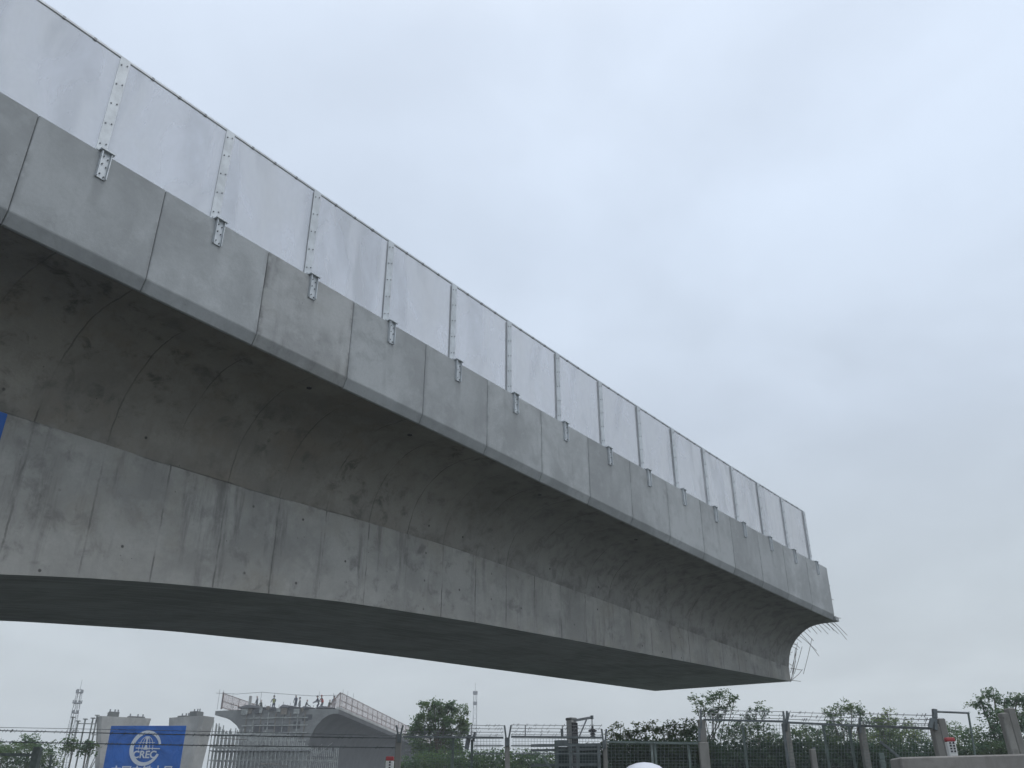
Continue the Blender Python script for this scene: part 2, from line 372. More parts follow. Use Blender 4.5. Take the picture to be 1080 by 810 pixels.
for p in me.polygons:
    k = p.index % nsec if p.index < (len(st)-1)*nsec else -1
    zc = p.center.z
    if k < 0: p.material_index = 0
    elif nsec-3-10 <= k < nsec-3: p.material_index = 3
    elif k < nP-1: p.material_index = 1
    elif k == nP: p.material_index = 0
    elif k == nP+1: p.material_index = 2
    else: p.material_index = 1
    if k == nP-1: p.material_index = 0
bridge = thing('cantilever_bridge', 'grey concrete box girder bridge ending in mid air over the fence, largest thing in view', 'bridge', on(-11, NC, GZ))
girder = bpy.data.objects.new('box_girder', me); C.objects.link(girder); attach(girder, bridge)
bm = bmesh.new(); bm.from_mesh(me); bmesh.ops.recalc_face_normals(bm, faces=bm.faces); bm.to_mesh(me); bm.free()
me.shade_smooth(); me.set_sharp_from_angle(angle=math.radians(12))
# pier under the girder, out of frame on the left
o = MB().box(on(-11, NC, (GZ-.02)/2), 4.2, 5.4, .1-GZ, frame(-11)[1]).build('pier_shaft', CON_PIER, bridge, .15)
# near parapet: one concrete panel per fence bay, with open joints
PSTEP = 2.03; PS0 = 3.60
def parapet(s0, s1, far=False):
    m = MB(); lo = len(m.v); secs = []
    for s in (s0, s1):
        zb = zbot(s)-.004; dz = XF*WT if far else 0
        q = [(0, 8.93), (0, zb+.19), (.09, zb), (.137, zb), (.137, 7.305), (.40, 7.34), (.36, 8.93)]
        for n_, z in q: m.v.append(tuple(on(s, (WT-n_) if far else n_, z+dz)))
    k = 7
    m.f += [(i, (i+1) % k, k+(i+1) % k, k+i) for i in range(k)] + [tuple(range(k))[::-1], tuple(range(k, 2*k))]
    return m
for i in range(-7, 15):
    s0 = PS0+PSTEP*i; w = .004+.003*random.random(); s1 = min(s0+PSTEP, PEND)
    c0 = on((s0+s1)/2, .2, 8)
    parapet(s0+w, s1-w).build('parapet_panel', CON_STAINED if i == 2 else CON_FASCIA, bridge, .012, origin=c0)
    if i % 2 == 0 or i == 14:
        parapet(s0+w, min(s0+2*PSTEP, PEND)-w, True).build('parapet_panel', CON_FASCIA, bridge, .012, origin=on(s0+PSTEP, WT-.2, 8))
# strip of slab edge that runs on past the parapet at the tip
MB().box(on(34.23, .12, 7.02), .34, .28, .16, frame(34)[1]).build('slab_end', CON_FASCIA, bridge, .012)
# bare reinforcement at the tip
def rebar(pts, r=.009): r = min(r, .0095); MB().tube(pts, r, 5).build('rebar', RUST, bridge)
def bent(p, d, L, droop, k=5):
    out = []
    for j in range(k):
        t = j/(k-1); out.append(p+d*L*t+np.array([0, 0, -droop*(.8*t+.2*t*t)*L]))
    return out
Ttip, Ntip = frame(TIP)[1], frame(TIP)[2]
rr = random.Random(3)
zt = zbot(TIP); zmt = zseam(TIP)
def ftip(n_):
    return zt-(zt-zmt)*float(np.interp(n_, [p[0] for p in PR], [p[1] for p in PR]))
for n_, L, dr in [(.22, 1.15, .34), (.30, 1.25, .42), (.38, .5, .3), (.46, .7, .35), (.52, .95, .34), (.66, .6, .3), (.80, .7, .42), (.95, .45, .5), (1.1, .55, .38), (1.25, .28, .4), (1.4, .6, .5), (1.52, 1.25, .55), (1.6, 1.1, .42), (1.72, .35, .3), (1.85, .5, .3), (1.95, .55, .1), (2.08, .3, -.3)]:
    z = ftip(n_)+.05; d = Ttip*(1+.1*rr.uniform(-1, 1)) + Ntip*rr.uniform(-.18, .02)
    rebar(bent(on(TIP-.05, n_, z), d, L, dr))
for n_, zlo, zhi, lean in [(2.12, 4.98, 6.25, .28), (2.05, 5.05, 6.45, .36), (2.16, 4.96, 5.75, .2), (1.95, 5.25, 6.3, .52), (2.1, 5.3, 6.1, .24), (1.6, 5.2, 6.6, .75)]:
    rebar([on(TIP-.02, n_+.06, zlo), on(TIP+lean*.52, n_-.06, (zlo+zhi)/2), on(TIP+lean, n_-.18, zhi)], .012)
for z, L in [(5.45, .75), (6.38, .55), (5.0, .45)]:
    rebar([on(TIP-.1, 2.1, z), on(TIP+L, 2.0, z+.02)], .012)
rebar([on(TIP-.05, 2.2, 4.98), on(TIP+.5, 2.05, 5.3), on(TIP+.78, 2.0, 5.5)], .011)
rebar([on(PEND-.05, .05, 7.75), on(PEND+.14, .0, 7.73)], .014); rebar([on(TIP-.05, .0, 7.07), on(TIP+.22, -.02, 7.1)], .012)
rebar([on(PEND-.05, .05, 8.2), on(PEND+.1, .03, 8.28)], .014)
for z in (6.2, 6.6, 5.8):
    rebar([on(TIP-.05, 2.4, z), on(TIP+.6, 2.3, z-.15)], .012)

# drain holes and form-tie marks left in the wing and web
for s, n_ in [(9.3, .55), (12.0, .6), (16.5, .6), (21, .62)]:
    MB().lathe(on(s, n_, zbot(s)-.02), [(.05, 0), (.05, .06)], 10).build('drain_pipe', BLACK, bridge)

# ------------------------------------------------------------------ anti-throw barrier on the parapet
barrier = thing('safety_barrier', 'long frosted panel barrier with galvanised posts standing along the parapet of the concrete bridge', 'barrier', on(PS0, .2, 8.93))
BT = 10.97; BN = .2; B0 = 4.59
def unit_bolt(name, r, h):
    m = MB().lathe((0, 0, 0), [(r, 0), (r, h)], 6, (0, 0, 1)); me = bpy.data.meshes.new(name); me.from_pydata(m.v, [], m.f); me.materials.append(GALV_D); return me
BOLT, ABOLT, CLIP = unit_bolt('bolt', .012, .014), unit_bolt('anchor_bolt', .011, .02), None
cm = MB().box((0, 0, -.002), .045, .044, .044); CLIP = bpy.data.meshes.new('rail_clip'); CLIP.from_pydata(cm.v, [], cm.f); CLIP.materials.append(GALV_D)
def small(name, me, loc, T, N, parent, lie=True):
    o = bpy.data.objects.new(name, me); C.objects.link(o); M_ = Matrix.Identity(4); zz = -N if lie else np.array([0, 0, 1.]); yy = np.cross(zz, T)
    for i in range(3): M_[i][0], M_[i][1], M_[i][2], M_[i][3] = T[i], yy[i], zz[i], loc[i]
    o.matrix_basis = M_; attach(o, parent); return o
farbolts = MB()
def fence_post(s, i):
    _, T, N = frame(s)
    p = MB(); zc = (8.97+BT)/2
    p.box(on(s, BN-.045, zc), .165, .012, BT-8.97, T); p.box(on(s, BN+.05, zc), .07, .012, BT-8.97, T); p.box(on(s, BN, zc), .014, .09, BT-8.97, T)
    p.box(on(s, BN-.01, 8.958), .24, .36, .03, T)
    po = p.build('post', GALV, barrier, 0)
    for k in range(5):
        for dx in (-.045, .045):
            q = on(s+dx, BN-.05, 9.18+k*.405+.04*(dx > 0))
            if 0 <= i < 10: small('bolt', BOLT, q, T, N, po)
            else: farbolts.lathe(q, [(.011, 0), (.011, .014)], 6, -N)
    k = MB()
    k.box(on(s+.02, .01, 8.955), .22, .16, .022, T)                         # lip over the edge
    k.box(on(s+.02, -.012, 8.71), .16, .018, .48, T)
    k.box(on(s-.05, -.035, 8.71), .014, .04, .47, T); k.box(on(s+.09, -.035, 8.71), .014, .04, .47, T)
    kk = k.build('bracket', GALV, barrier)
    if 0 <= i < 8:
        for z in (8.86, 8.72, 8.54):
            small('anchor_bolt', ABOLT, on(s-.01, -.02, z), T, N, kk); small('anchor_bolt', ABOLT, on(s+.055, -.02, z-.03), T, N, kk)
for i in range(-4, 15):
    s = B0+PSTEP*i; fence_post(s, i)
    if i < 14:
        s1 = s+PSTEP; T = frame(s)[1]
        c0 = on((s+s1)/2, BN, (8.97+BT)/2)
        MB().box(c0, PSTEP-.02, .008, BT-9.0, frame((s+s1)/2)[1]).build('frosted_panel', PANEL, barrier, origin=c0)
        rl = MB(); rl.bar(on(s+.004, BN, BT+.018), on(s1-.004, BN, BT+.018), .036, .036)
        ro = rl.build('top_rail', GALV, barrier)
        for q in (.25, .5, .75): small('rail_clip', CLIP, on(s+PSTEP*q, BN, BT+.012), T, None, ro, False)

o = farbolts.build('bolt', GALV_D, barrier); o['kind'] = 'stuff'

# blue cloth hung on the web at the left edge of the view
bb = MB(); s1 = 5.118; s0 = 0.6
bv = []
for s in np.linspace(s0, s1, 10):
    for z in (zseam(s)+.02, zseam(s)-1.15): bv.append(on(s, NB-.045-.01*math.sin(s*3), z))
for s in np.linspace(s0, s1, 10):
    for z in (zseam(s)+.02, zseam(s)-1.15): bv.append(on(s, NB-.035-.01*math.sin(s*3), z))
fs = []
for i in range(9):
    fs += [(2*i, 2*i+1, 2*i+3, 2*i+2), (20+2*i, 20+2*i+2, 20+2*i+3, 20+2*i+1), (2*i, 2*i+2, 22+2*i, 20+2*i), (2*i+1, 21+2*i, 23+2*i, 2*i+3)]
fs += [(0, 20, 21, 1), (18, 19, 39, 38)]
bb.add(bv, fs)
tag(bb.build('blue_banner', BLUE), 'plain blue cloth banner hung on the concrete bridge web at the left edge', 'banner')

# ------------------------------------------------------------------ vegetation
def leaves(mb, c, rad, n, size, flat=.6, full=.55):
    """n leaf-sized faces in thin drooping sprays scattered through an ellipsoid, so its outline is ragged"""
    c = np.array(c, float); rad = np.array(rad, float)
    ns = max(5, n//9)
    d = rng.normal(size=(ns, 3)); d /= np.linalg.norm(d, axis=1)[:, None]
    cen = d*(rng.random((ns, 1))**full)*1.15*rad
    sp = rng.normal(size=(ns, 3))*[1, 1, .45]+d*.5; sp /= np.linalg.norm(sp, axis=1)[:, None]
    idx = rng.integers(0, ns, n); tt = rng.random((n, 1))-.35
    p = c + cen[idx] + sp[idx]*tt*size*3.2 + rng.normal(size=(n, 3))*size*.38 - np.array([0, 0, 1.])*tt**2*size*1.2
    ax = rng.normal(size=(n, 3)); ax[:, 2] *= flat; ax /= np.linalg.norm(ax, axis=1)[:, None]
    nr = rng.normal(size=(n, 3))*.7 + np.array([0, 0, .9]); nr -= (nr*ax).sum(1)[:, None]*ax; nr /= np.linalg.norm(nr, axis=1)[:, None]
    sd = np.cross(nr, ax)
    sz = size*(.6+.8*rng.random((n, 1)))
    a = p-ax*sz*.5; b = p+sd*sz*.26+nr*sz*.05; e = p+ax*sz*.55; f = p-sd*sz*.26+nr*sz*.05
    o = len(mb.v)
    V = np.stack([a, b, e, f], 1).reshape(-1, 3)
    mb.v += list(map(tuple, V.tolist())); mb.f += [(o+4*i, o+4*i+1, o+4*i+2, o+4*i+3) for i in range(n)]
def leafbuild(mb, name, mat, parent=None):
    me = bpy.data.meshes.new(name); me.from_pydata(mb.v, [], mb.f); me.materials.append(mat)
    o = bpy.data.objects.new(name, me); C.objects.link(o)
    if parent: attach(o, parent)
    return o
def tree(label, D, trunk, clumps, mat, dens=1.0, size=.14, group=None, name='broadleaf_tree', tr=.09, cat='tree', flat=.6):
    """trunk: px of the trunk's foot-line x and its top; clumps: (px, py, half width px, half height px)"""
    k = mpp(D); top = at(trunk[0], trunk[1], D); foot = np.array([top[0], top[1], GZ])
    root = thing(name, label, cat, foot, group)
    t = MB(); mid = (foot+top)/2+HR*random.uniform(-.1, .1)
    t.tube([foot, mid, top], tr*1.5, 8, tr*.55)
    lf = MB()
    for (x, y, rx, ry) in clumps:
        c = at(x, y, D+random.uniform(-1, 1)*min(rx*k, 1.6))
        base = top + (foot-top)*random.uniform(.0, .35)
        t.tube([base, (base+c)/2+np.array([0, 0, -.1*random.random()]), c, c+np.array([0, 0, ry*k*.6])], tr*.4, 5, .012)
        nl = int(max(60, rx*ry*6.6*dens*(k/.04)**2*(.13/size)**2))
        leaves(lf, c, (rx*k*1.05, rx*k*1.05, ry*k*1.05), int(nl*.55), size, flat)
        for q in range(4):                                       # side sprays that break the clump's outline
            e_ = np.array([random.gauss(0, .75)*rx*k, random.gauss(0, .75)*rx*k, random.gauss(.05, .6)*ry*k])
            leaves(lf, c+e_, (rx*k*.5, rx*k*.5, ry*k*.4), int(nl*.13), size*.9, flat)
    t.build('trunk', BARK, root, smooth=True)
    leafbuild(lf, 'crown', mat, root)
    return root
# the round tree by the receding deck
tree('round leafy tree rising behind the fence beside the far deck', 55, (462, 770), [(450, 743, 6, 4), (458, 741, 5, 3.5), (463, 748, 9, 6), (474, 746, 6, 4), (481, 750, 7, 5), (444, 755, 7, 5), (456, 758, 9, 6), (472, 760, 11, 7), (487, 761, 7, 6), (439, 766, 8, 5), (452, 771, 11, 7), (470, 774, 13, 7), (489, 770, 8, 5), (434, 774, 6, 4), (460, 788, 16, 9), (443, 788, 10, 8), (480, 787, 10, 8)], LEAF_A, 1.35, .13, tr=.13)
# trees to the right, beyond the fence
tree('slender feathery tree whose crown touches the tip of the bridge', 40, (748, 775), [(732, 737, 5, 3.5), (741, 742, 8, 4.5), (752, 735, 9, 5), (760, 731, 9, 4), (770, 737, 8, 4), (766, 748, 9, 5), (751, 750, 8, 5), (738, 751, 6, 3.5), (757, 758, 7, 6), (775, 736, 4, 2.5)], LEAF_B, .55, .10, tr=.06, flat=.35)
tree('small flat topped tree beside the feathery one behind the rail', 40, (800, 790), [(797, 748, 8, 3.5), (806, 751, 6, 3.5), (788, 757, 7, 5), (800, 766, 11, 6), (782, 768, 10, 7), (770, 775, 13, 8), (795, 780, 15, 9), (812, 776, 9, 7)], LEAF_B, .65, .10, tr=.05, flat=.35)
tree('open rounded tree with a gap in its crown behind the middle post', 42, (893, 790), [(876, 752, 6, 5), (885, 748, 8, 6), (898, 746, 9, 5), (908, 752, 8, 6), (880, 762, 10, 6), (893, 768, 8, 6), (911, 764, 8, 6), (874, 773, 9, 6), (884, 778, 13, 8)], LEAF_B, .62, .10, tr=.06)
tree('low bushy light green tree between the two thick posts', 44, (940, 795), [(926, 760, 8, 6), (936, 764, 9, 6), (932, 773, 18, 8), (950, 775, 13, 7), (964, 775, 9, 6), (972, 781, 7, 6), (940, 784, 26, 8), (915, 781, 15, 8), (936, 752, 4, 3.5), (958, 763, 4, 4)], LEAF_C, .62, .10, tr=.06)
tree('low scraggly tree just right of the leaning double post', 44, (1010, 798), [(997, 766, 5, 4), (1008, 769, 7, 5), (1000, 777, 9, 6), (1015, 778, 10, 7), (1005, 789, 16, 8), (1026, 784, 9, 8)], LEAF_A, .6, .10, tr=.05)
tree('tall dense tree at the right edge behind the last post', 36, (1055, 790), [(1034, 739, 8, 5), (1048, 733, 10, 6), (1060, 740, 10, 6), (1073, 737, 9, 6), (1083, 742, 10, 8), (1040, 750, 10, 6), (1060, 755, 14, 8), (1078, 760, 12, 9), (1047, 767, 14, 9), (1065, 776, 18, 10), (1040, 784, 13, 9), (1092, 765, 12, 16)], LEAF_B, .72, .10, tr=.1)
tree('dark spreading tree low behind the post under the bridge tip', 38, (850, 800), [(838, 774, 9, 5), (850, 770, 9, 4.5), (862, 772, 9, 5), (845, 783, 14, 6), (866, 783, 12, 6), (855, 795, 20, 8), (828, 788, 11, 8)], LEAF_B, .62, .10, tr=.06)
# the hedge-like row behind the green panels
row = [(650, 776, 'sprawling shrub directly right of the pale fence post behind green rail', [(646, 770, 5, 3.5), (655, 765, 3.5, 3), (653, 777, 9, 5), (662, 774, 6, 5), (652, 788, 14, 8)], LEAF_C),
       (676, 776, 'middle shrub of the row above the white hard hat', [(671, 773, 9, 5), (682, 769, 10, 6), (692, 770, 7, 4), (676, 780, 14, 6), (680, 792, 18, 8)], LEAF_C),
       (705, 776, 'dark upright shrub just left of the tall post', [(700, 771, 9, 5), (711, 767, 6, 5), (713, 776, 8, 7), (703, 783, 12, 8), (706, 796, 15, 9)], LEAF_B),
       (727, 778, 'twiggy shrub with bare shoots around the tall post', [(722, 768, 7, 5), (732, 766, 7, 6), (726, 775, 12, 7), (735, 778, 12, 8), (728, 792, 16, 9)], LEAF_A)]
for x, y, lab, cl, m_ in row: tree(lab, 34, (x, y), cl, m_, .6, .095, 'shrubs behind the green rail', 'shrub', .03, 'shrub')
shoots = [(760, 757, 727, 742, 'thick')]
# dark hedge low behind the fence
def hedge(x0, x1, ytop, D, label, mat, dens=1.0, step=9):
    k = mpp(D); p0, p1 = at(x0, ytop, D), at(x1, ytop, D); c = (p0+p1)/2
    root = thing('hedge', label, 'hedge', (c[0], c[1], GZ)); lf = MB(); stm = MB()
    x = x0
    while x < x1:
        yt = ytop+random.uniform(-2, 5); 
        for yy in np.arange(yt+5, 835, 12):
            c = at(x+random.uniform(-4, 4), yy, D+random.uniform(-.5, .5))
            if c[2] < GZ+.2: break
            leaves(lf, c, (9*k, 1.1, 9*k), int(420*dens), .11, .6, .4)
        f = at(x, 810, D); stm.tube([(f[0], f[1], GZ), f, at(x+random.uniform(-3, 3), yt+8, D)], .03, 5, .012)
        x += step
    stm.build('stems', BARK, root); leafbuild(lf, 'foliage', mat, root)
hedge(640, 745, 785, 30, 'dark hedge behind the green rail and the white hard hat', LEAF_D, 1.3)
hedge(745, 952, 787, 32, 'dark hedge filling the foot of the fence right of the tall post', LEAF_D, 1.3)
hedge(952, 1100, 788, 33, 'dark hedge behind the low concrete wall', LEAF_D, 1.1)
hedge(0, 62, 788, 52, 'distant green hedge at the lower left corner beside the scaffold legs', LEAF_B, .8, 7)
hedge(425, 600, 797, 48, 'low green hedge under the round leafy tree behind the wire fence', LEAF_A, 1.1, 6)
tree('small pointed tree above the left hedge', 60, (33, 785), [(33, 780, 6, 4), (31, 786, 10, 5), (38, 788, 8, 5)], LEAF_A, .9, .16, tr=.05)
tree('low thin tree at the very left edge above the hedge', 60, (5, 790), [(3, 789, 6, 3), (11, 791, 5, 3), (-2, 793, 8, 5)], LEAF_A, .9, .16, tr=.04)
tree('small dark bush in front of the lattice tower', 52, (76, 795), [(75, 783, 6, 4), (78, 788, 7, 4), (73, 790, 5, 4)], LEAF_B, .9, .17, None, 'shrub', .03, 'shrub')
tree('small dark bush between scaffold legs and the left pier', 52, (93, 795), [(92, 785, 5, 4), (95, 789, 6, 5), (90, 791, 6, 4)], LEAF_B, .9, .17, None, 'shrub', .03, 'shrub')

# ------------------------------------------------------------------ railway fence
def foot(p): return np.array([p[0], p[1], GZ])
def cpost(fence, x, ytop, D, w, depth=None, arms=((-3, -9), (4, -9)), armmat=STEEL):
    p = at(x, ytop, D); po = MB().box((p+foot(p))/2, w, depth or w, p[2]-GZ, HR, HF, (0, 0, 1), .86).build('post', CON_POST, fence, .012)
    a = MB()
    for dx, dy in arms:
        a.bar(at(x+dx*.25, ytop+9, D-.08), at(x+dx*.4, ytop+1, D-.08), .04, .04); a.bar(at(x+dx*.4, ytop+1, D-.08), at(x+dx, ytop+dy, D-.08), .036, .036)
    if arms: a.build('arm', armmat, po)
    return po
def wire(fence, x0, y0, x1, y1, D0, D1, sag=1.0, r=.008, name='wire', mat=STEEL, barbs=False):
    pts = []; m = 12
    for j in range(m+1):
        t = j/m; pts.append(at(x0+(x1-x0)*t, y0+(y1-y0)*t+sag*4*t*(1-t), D0+(D1-D0)*t))
    w = MB().tube(pts, r, 4)
    if barbs:
        for j in range(int(abs(x1-x0)/6)):
            t = random.random(); p = at(x0+(x1-x0)*t, y0+(y1-y0)*t+sag*4*t*(1-t), D0+(D1-D0)*t)
            w.bar(p-HR*.02-np.array([0, 0, .03]), p+HR*.02+np.array([0, 0, .03]), .007)
    return w.build(name, mat, fence)
D1 = 20.
def meshpanel(fence, x0, x1, ya, yb, D, dx, dy, mat, r=.005):
    m = MB()
    for x in np.arange(x0, x1+.1, dx): m.bar(at(x, ya, D), at(x, yb, D), r*2)
    for y in np.arange(ya, yb+.1, dy): m.bar(at(x0, y, D), at(x1, y, D), r*2)
    return m.build('wire_mesh', mat, fence)
# left: strands of wire only
f1 = thing('wire_fence', 'wire strands crossing in front of the blue logo billboard to the concrete post', 'fence', foot(at(200, 780, D1)))
cpost(f1, 421, 774, D1, .135); cpost(f1, -40, 774, D1, .135)
wire(f1, -40, 769.5, 421, 778.5, D1, D1, .8, .0095, barbs=True); wire(f1, -40, 781.5, 421, 788.5, D1, D1, .8, .0095, barbs=True); wire(f1, -40, 766.5, 421, 776, D1, D1, -.4, .005)
# left corner rail
f0 = thing('pipe_rail', 'grey green pipe railing at the lower left corner in front of the hedge', 'railing', foot(at(20, 796, 18)))
m = MB(); m.bar(at(-30, 795, 18), at(42, 796.5, 18), .05); m.build('rail', LGREEN, f0)
m = MB(); p = at(40.5, 788, 18); m.box((p+foot(p))/2, .13, .13, p[2]-GZ, HR, HF); m.build('post', LGREEN, f0)
m = MB(); p = at(-20, 788, 18); m.box((p+foot(p))/2, .13, .13, p[2]-GZ, HR, HF); m.build('post', LGREEN, f0)
m = MB(); m.bar(at(54, 796, 18), at(50, 830, 18), .035); m.build('brace', LGREEN, f0)
# middle: posts with forked arms, framed wire mesh between
f2 = thing('mesh_fence', 'framed wire mesh fence with forked arms in front of the round leafy tree', 'fence', foot(at(530, 780, D1)))
cpost(f2, 535, 778, D1, .12, arms=((-3, -13), (4, -13)))
cpost(f2, 637.5, 781, D1, .1, arms=((-3, -12), (2, -12)))
for xa, xb in ((425, 531), (539, 635)):
    m = MB(); m.bar(at(xa, 777, D1-.1), at(xb, 778, D1-.1), .04); m.build('rail', STEEL, f2)
    meshpanel(f2, xa+2, xb-2, 779, 835, D1, 3.2, 2.9, GREENST, .0028)
    for y in (764.5, 768, 771.5, 774.5): wire(f2, xa if y > 770 else (490 if xa < 500 else xa), y, xb, y+.8, D1-.1, D1-.1, .2, .0055, 'wire', GALV_D, True)
    for y in (786.5, 795): m = MB(); m.bar(at(xa+75 if xa < 500 else xa, y, D1-.1), at(xb, y, D1-.1), .022); m.build('rail', STEEL, f2)
for x, y0 in ((478, 777), (498, 780), (586, 781)):
    m = MB(); a = at(x, y0, D1+.05); m.box((a+foot(a))/2, .055, .055, a[2]-GZ, HR, HF); m.build('steel_post', GREENST, f2)
m = MB(); m.bar(at(495, 775, D1), at(492, 790, D1), .09); m.bar(at(499, 782, D1), at(501, 772, D1), .05); m.build('hinge_box', STEEL, f2)
for x in (497, 554, 593, 448):
    m = MB(); a = at(x, 776, D1); m.bar(a, at(x, 765, D1), .02); m.build('stay', STEEL, f2)
m = MB(); m.bar(at(593, 777, D1), at(592.5, 768.5, D1), .055); m.build('stub_post', STEEL, f2)
f2b = thing('steel_panel_gate', 'dark green steel gate panels below the square pole with the hanging arm', 'gate', foot(at(600, 795, 21.5)))
for y, h in ((785, .05), (790, .05), (806, .05)):
    m = MB(); m.bar(at(560, y+1.5, 21.5), at(634, y, 21.5), .05, h); m.build('rail', STEEL, f2b)
for x in (587, 601, 609, 631):
    m = MB(); a = at(x, 784, 21.4); m.box((a+foot(a))/2, .07, .06, a[2]-GZ, HR, HF); m.build('upright', STEEL, f2b)
m = MB(); a, b = at(610, 787, 21.6), at(630, 787, 21.6); m.bar((a+foot(a))/2, (b+foot(b))/2, .03, a[2]-GZ); m.build('panel', plain('dark_green_sheet', (.035, .05, .05), .5, .2, .3, 3), f2b)
m = MB(); a, b = at(588, 788, 21.7), at(600, 788, 21.7); m.bar((a+foot(a))/2, (b+foot(b))/2, .03, a[2]-GZ); m.build('panel', bpy.data.materials['dark_green_sheet'], f2b)
m = MB(); m.bar(at(572, 797, 21.3), at(582, 812, 21.3), .05); m.build('brace', LGREEN, f2b)
m = MB(); m.box(at(593, 783.5, 21.2), .26, .2, .1, HR, HF); m.build('motor_box', STEEL, f2b)
# green rail section
f3 = thing('green_fence', 'low green steel rail fence behind the white hard hat', 'fence', foot(at(690, 785, 19.5)))
m = MB(); m.bar(at(640.5, 782.5, 19.5), at(736, 784, 19.5), .04); m.build('rail', GREENST, f3)
for x in (687, 690.5, 726):
    m = MB(); a = at(x, 784 if x < 700 else 786, 19.55); m.box((a+foot(a))/2, .045, .045, a[2]-GZ, HR, HF); m.build('steel_post', LGREEN if x == 687 else GREENST, f3)
meshpanel(f3, 641, 735, 785, 835, 19.6, 4, 3.4, GREENST, .003)
# right: thick concrete posts with a pipe rail
f4 = thing('concrete_post_fence', 'fence of weathered concrete posts joined by a pipe rail under the bridge tip', 'fence', foot(at(830, 775, 19)))
def DD(x): return float(np.interp(x, [740, 908, 988], [20, 19, 15]))
cpost(f4, 739.5, 759, 20, .17, arms=((-.5, -11),))
m = MB(); q = at(741.5, 783, 19.8); m.box((q+foot(q))/2, .2, .12, q[2]-GZ, HR, HF); m.build('post', CON_POST, f4, .01)
m = MB(); q = at(737.6, 768, 19.9); q2 = at(737.6, 782, 19.9); m.bar(q, q2, .05); m.build('clamp', STEEL, f4)
cpost(f4, 828.5, 762, 19.6, .15, arms=((-2.5, -12), (1.5, -12), (3.5, -10)))
m = MB(); a = at(825.5, 763, 19.5); m.box((a+foot(a))/2, .05, .06, a[2]-GZ, HR, HF); m.build('steel_post', STEEL, f4)
cpost(f4, 907.5, 764, 19, .145, arms=((-1, -7),))
cpost(f4, 856.5, 790, 18.5, .12, arms=())
m = MB(); a = at(858, 788, 18.6); m.box((a+foot(a))/2, .05, .05, a[2]-GZ, HR, HF); m.build('steel_post', STEEL, f4)
m = MB(); a = at(929, 794, 18.6); m.box((a+foot(a))/2, .1, .05, a[2]-GZ, HR, HF); m.build('steel_post', GREENST, f4)
for xa, ya, xb, yb in ((742, 759, 827, 761), (831, 762, 906, 765.5), (909, 765.5, 986, 768.5)):
    m = MB(); m.bar(at(xa, ya, DD(xa)-.1), at(xb, yb, DD(xb)-.1), .04); m.build('rail', STEEL, f4)
for xa, xb, yy in ((742, 827, (748.5, 752.5, 756)), (831, 906, (751, 755, 758.5)), (909, 986, (752.5, 757, 761.5))):
    for y in yy: wire(f4, xa, y, xb, y+2, DD(xa)-.05, DD(xb)-.05, .3, .006, 'wire', GALV_D, True)
    m = MB()
    for x in np.arange(xa+2, xb-1, 3.4): m.bar(at(x, 763, DD(x)), at(x, 830, DD(x)), .005)
    for y in np.arange(765, 830, 3.6): m.bar(at(xa+1, y, DD(xa)), at(xb-1, y, DD(xb)), .005)
    m.build('wire_mesh', GREENST, f4)
for x in (783, 868, 895):
    m = MB(); a = at(x, 765, DD(x)+.05); m.box((a+foot(a))/2, .045, .045, a[2]-GZ, HR, HF); m.build('steel_post', GREENST, f4)
m = MB(); m.bar(at(928, 782, 17.5), at(950, 800, 17.5), .045); m.build('brace', STEEL, f4)
# the two heavy double posts behind the low wall
f5 = thing('pipe_frame_gate', 'pair of heavy leaning concrete posts with a bent pipe frame behind the low wall', 'gate', foot(at(1010, 760, 14)))
for x, yt in ((985, 764), (991, 758), (1057.5, 752), (1064, 747)):
    p = at(x, yt, 14); b = foot(p)+HR*(.05 if x < 1000 else .12)
    m = MB(); m.bar(b, p, .115, .13, HF); m.build('post', CON_POST, f5, .015)
m = MB(); m.bar(at(985.5, 748, 13.9), at(986, 757, 13.9), .06); m.bar(at(985.5, 748, 13.9), at(987, 770, 13.9), .045); m.build('arm', STEEL, f5)
m = MB(); m.tube([at(986, 750.5, 13.9), at(1022, 752, 14)], .015, 8); m.build('pipe', STEEL, f5)
m = MB(); m.tube([at(1021, 751, 14), at(1025, 775, 14), at(1028.5, 797, 14), foot(at(1030, 800, 14))], .015, 8); m.build('pipe', GREENST, f5)
m = MB(); m.bar(at(981, 768, 13.9), at(983, 758, 13.9), .05); m.bar(at(983, 758, 13.9), at(985, 759, 13.9), .04); m.build('arm', STEEL, f5)

# low concrete wall at the right
DW = 9.5
wl = MB(); a, b = at(949, 798.5, DW), at(1120, 794, DW); h = (a[2]+b[2])/2-GZ
a0 = np.array([a[0], a[1], GZ]); b0 = np.array([b[0], b[1], GZ]); dv = (b0-a0)/np.linalg.norm(b0-a0); nv = np.array([-dv[1], dv[0], 0])
wl.add([a0, b0, b0+nv*.28, a0+nv*.28, a, b, b+nv*.28, a+nv*.28], [(0, 3, 2, 1), (4, 5, 6, 7), (0, 1, 5, 4), (1, 2, 6, 5), (2, 3, 7, 6), (3, 0, 4, 7)])
tag(wl.build('concrete_wall', CON_WALL, None, .015), 'low pale concrete wall at the lower right corner', 'wall')

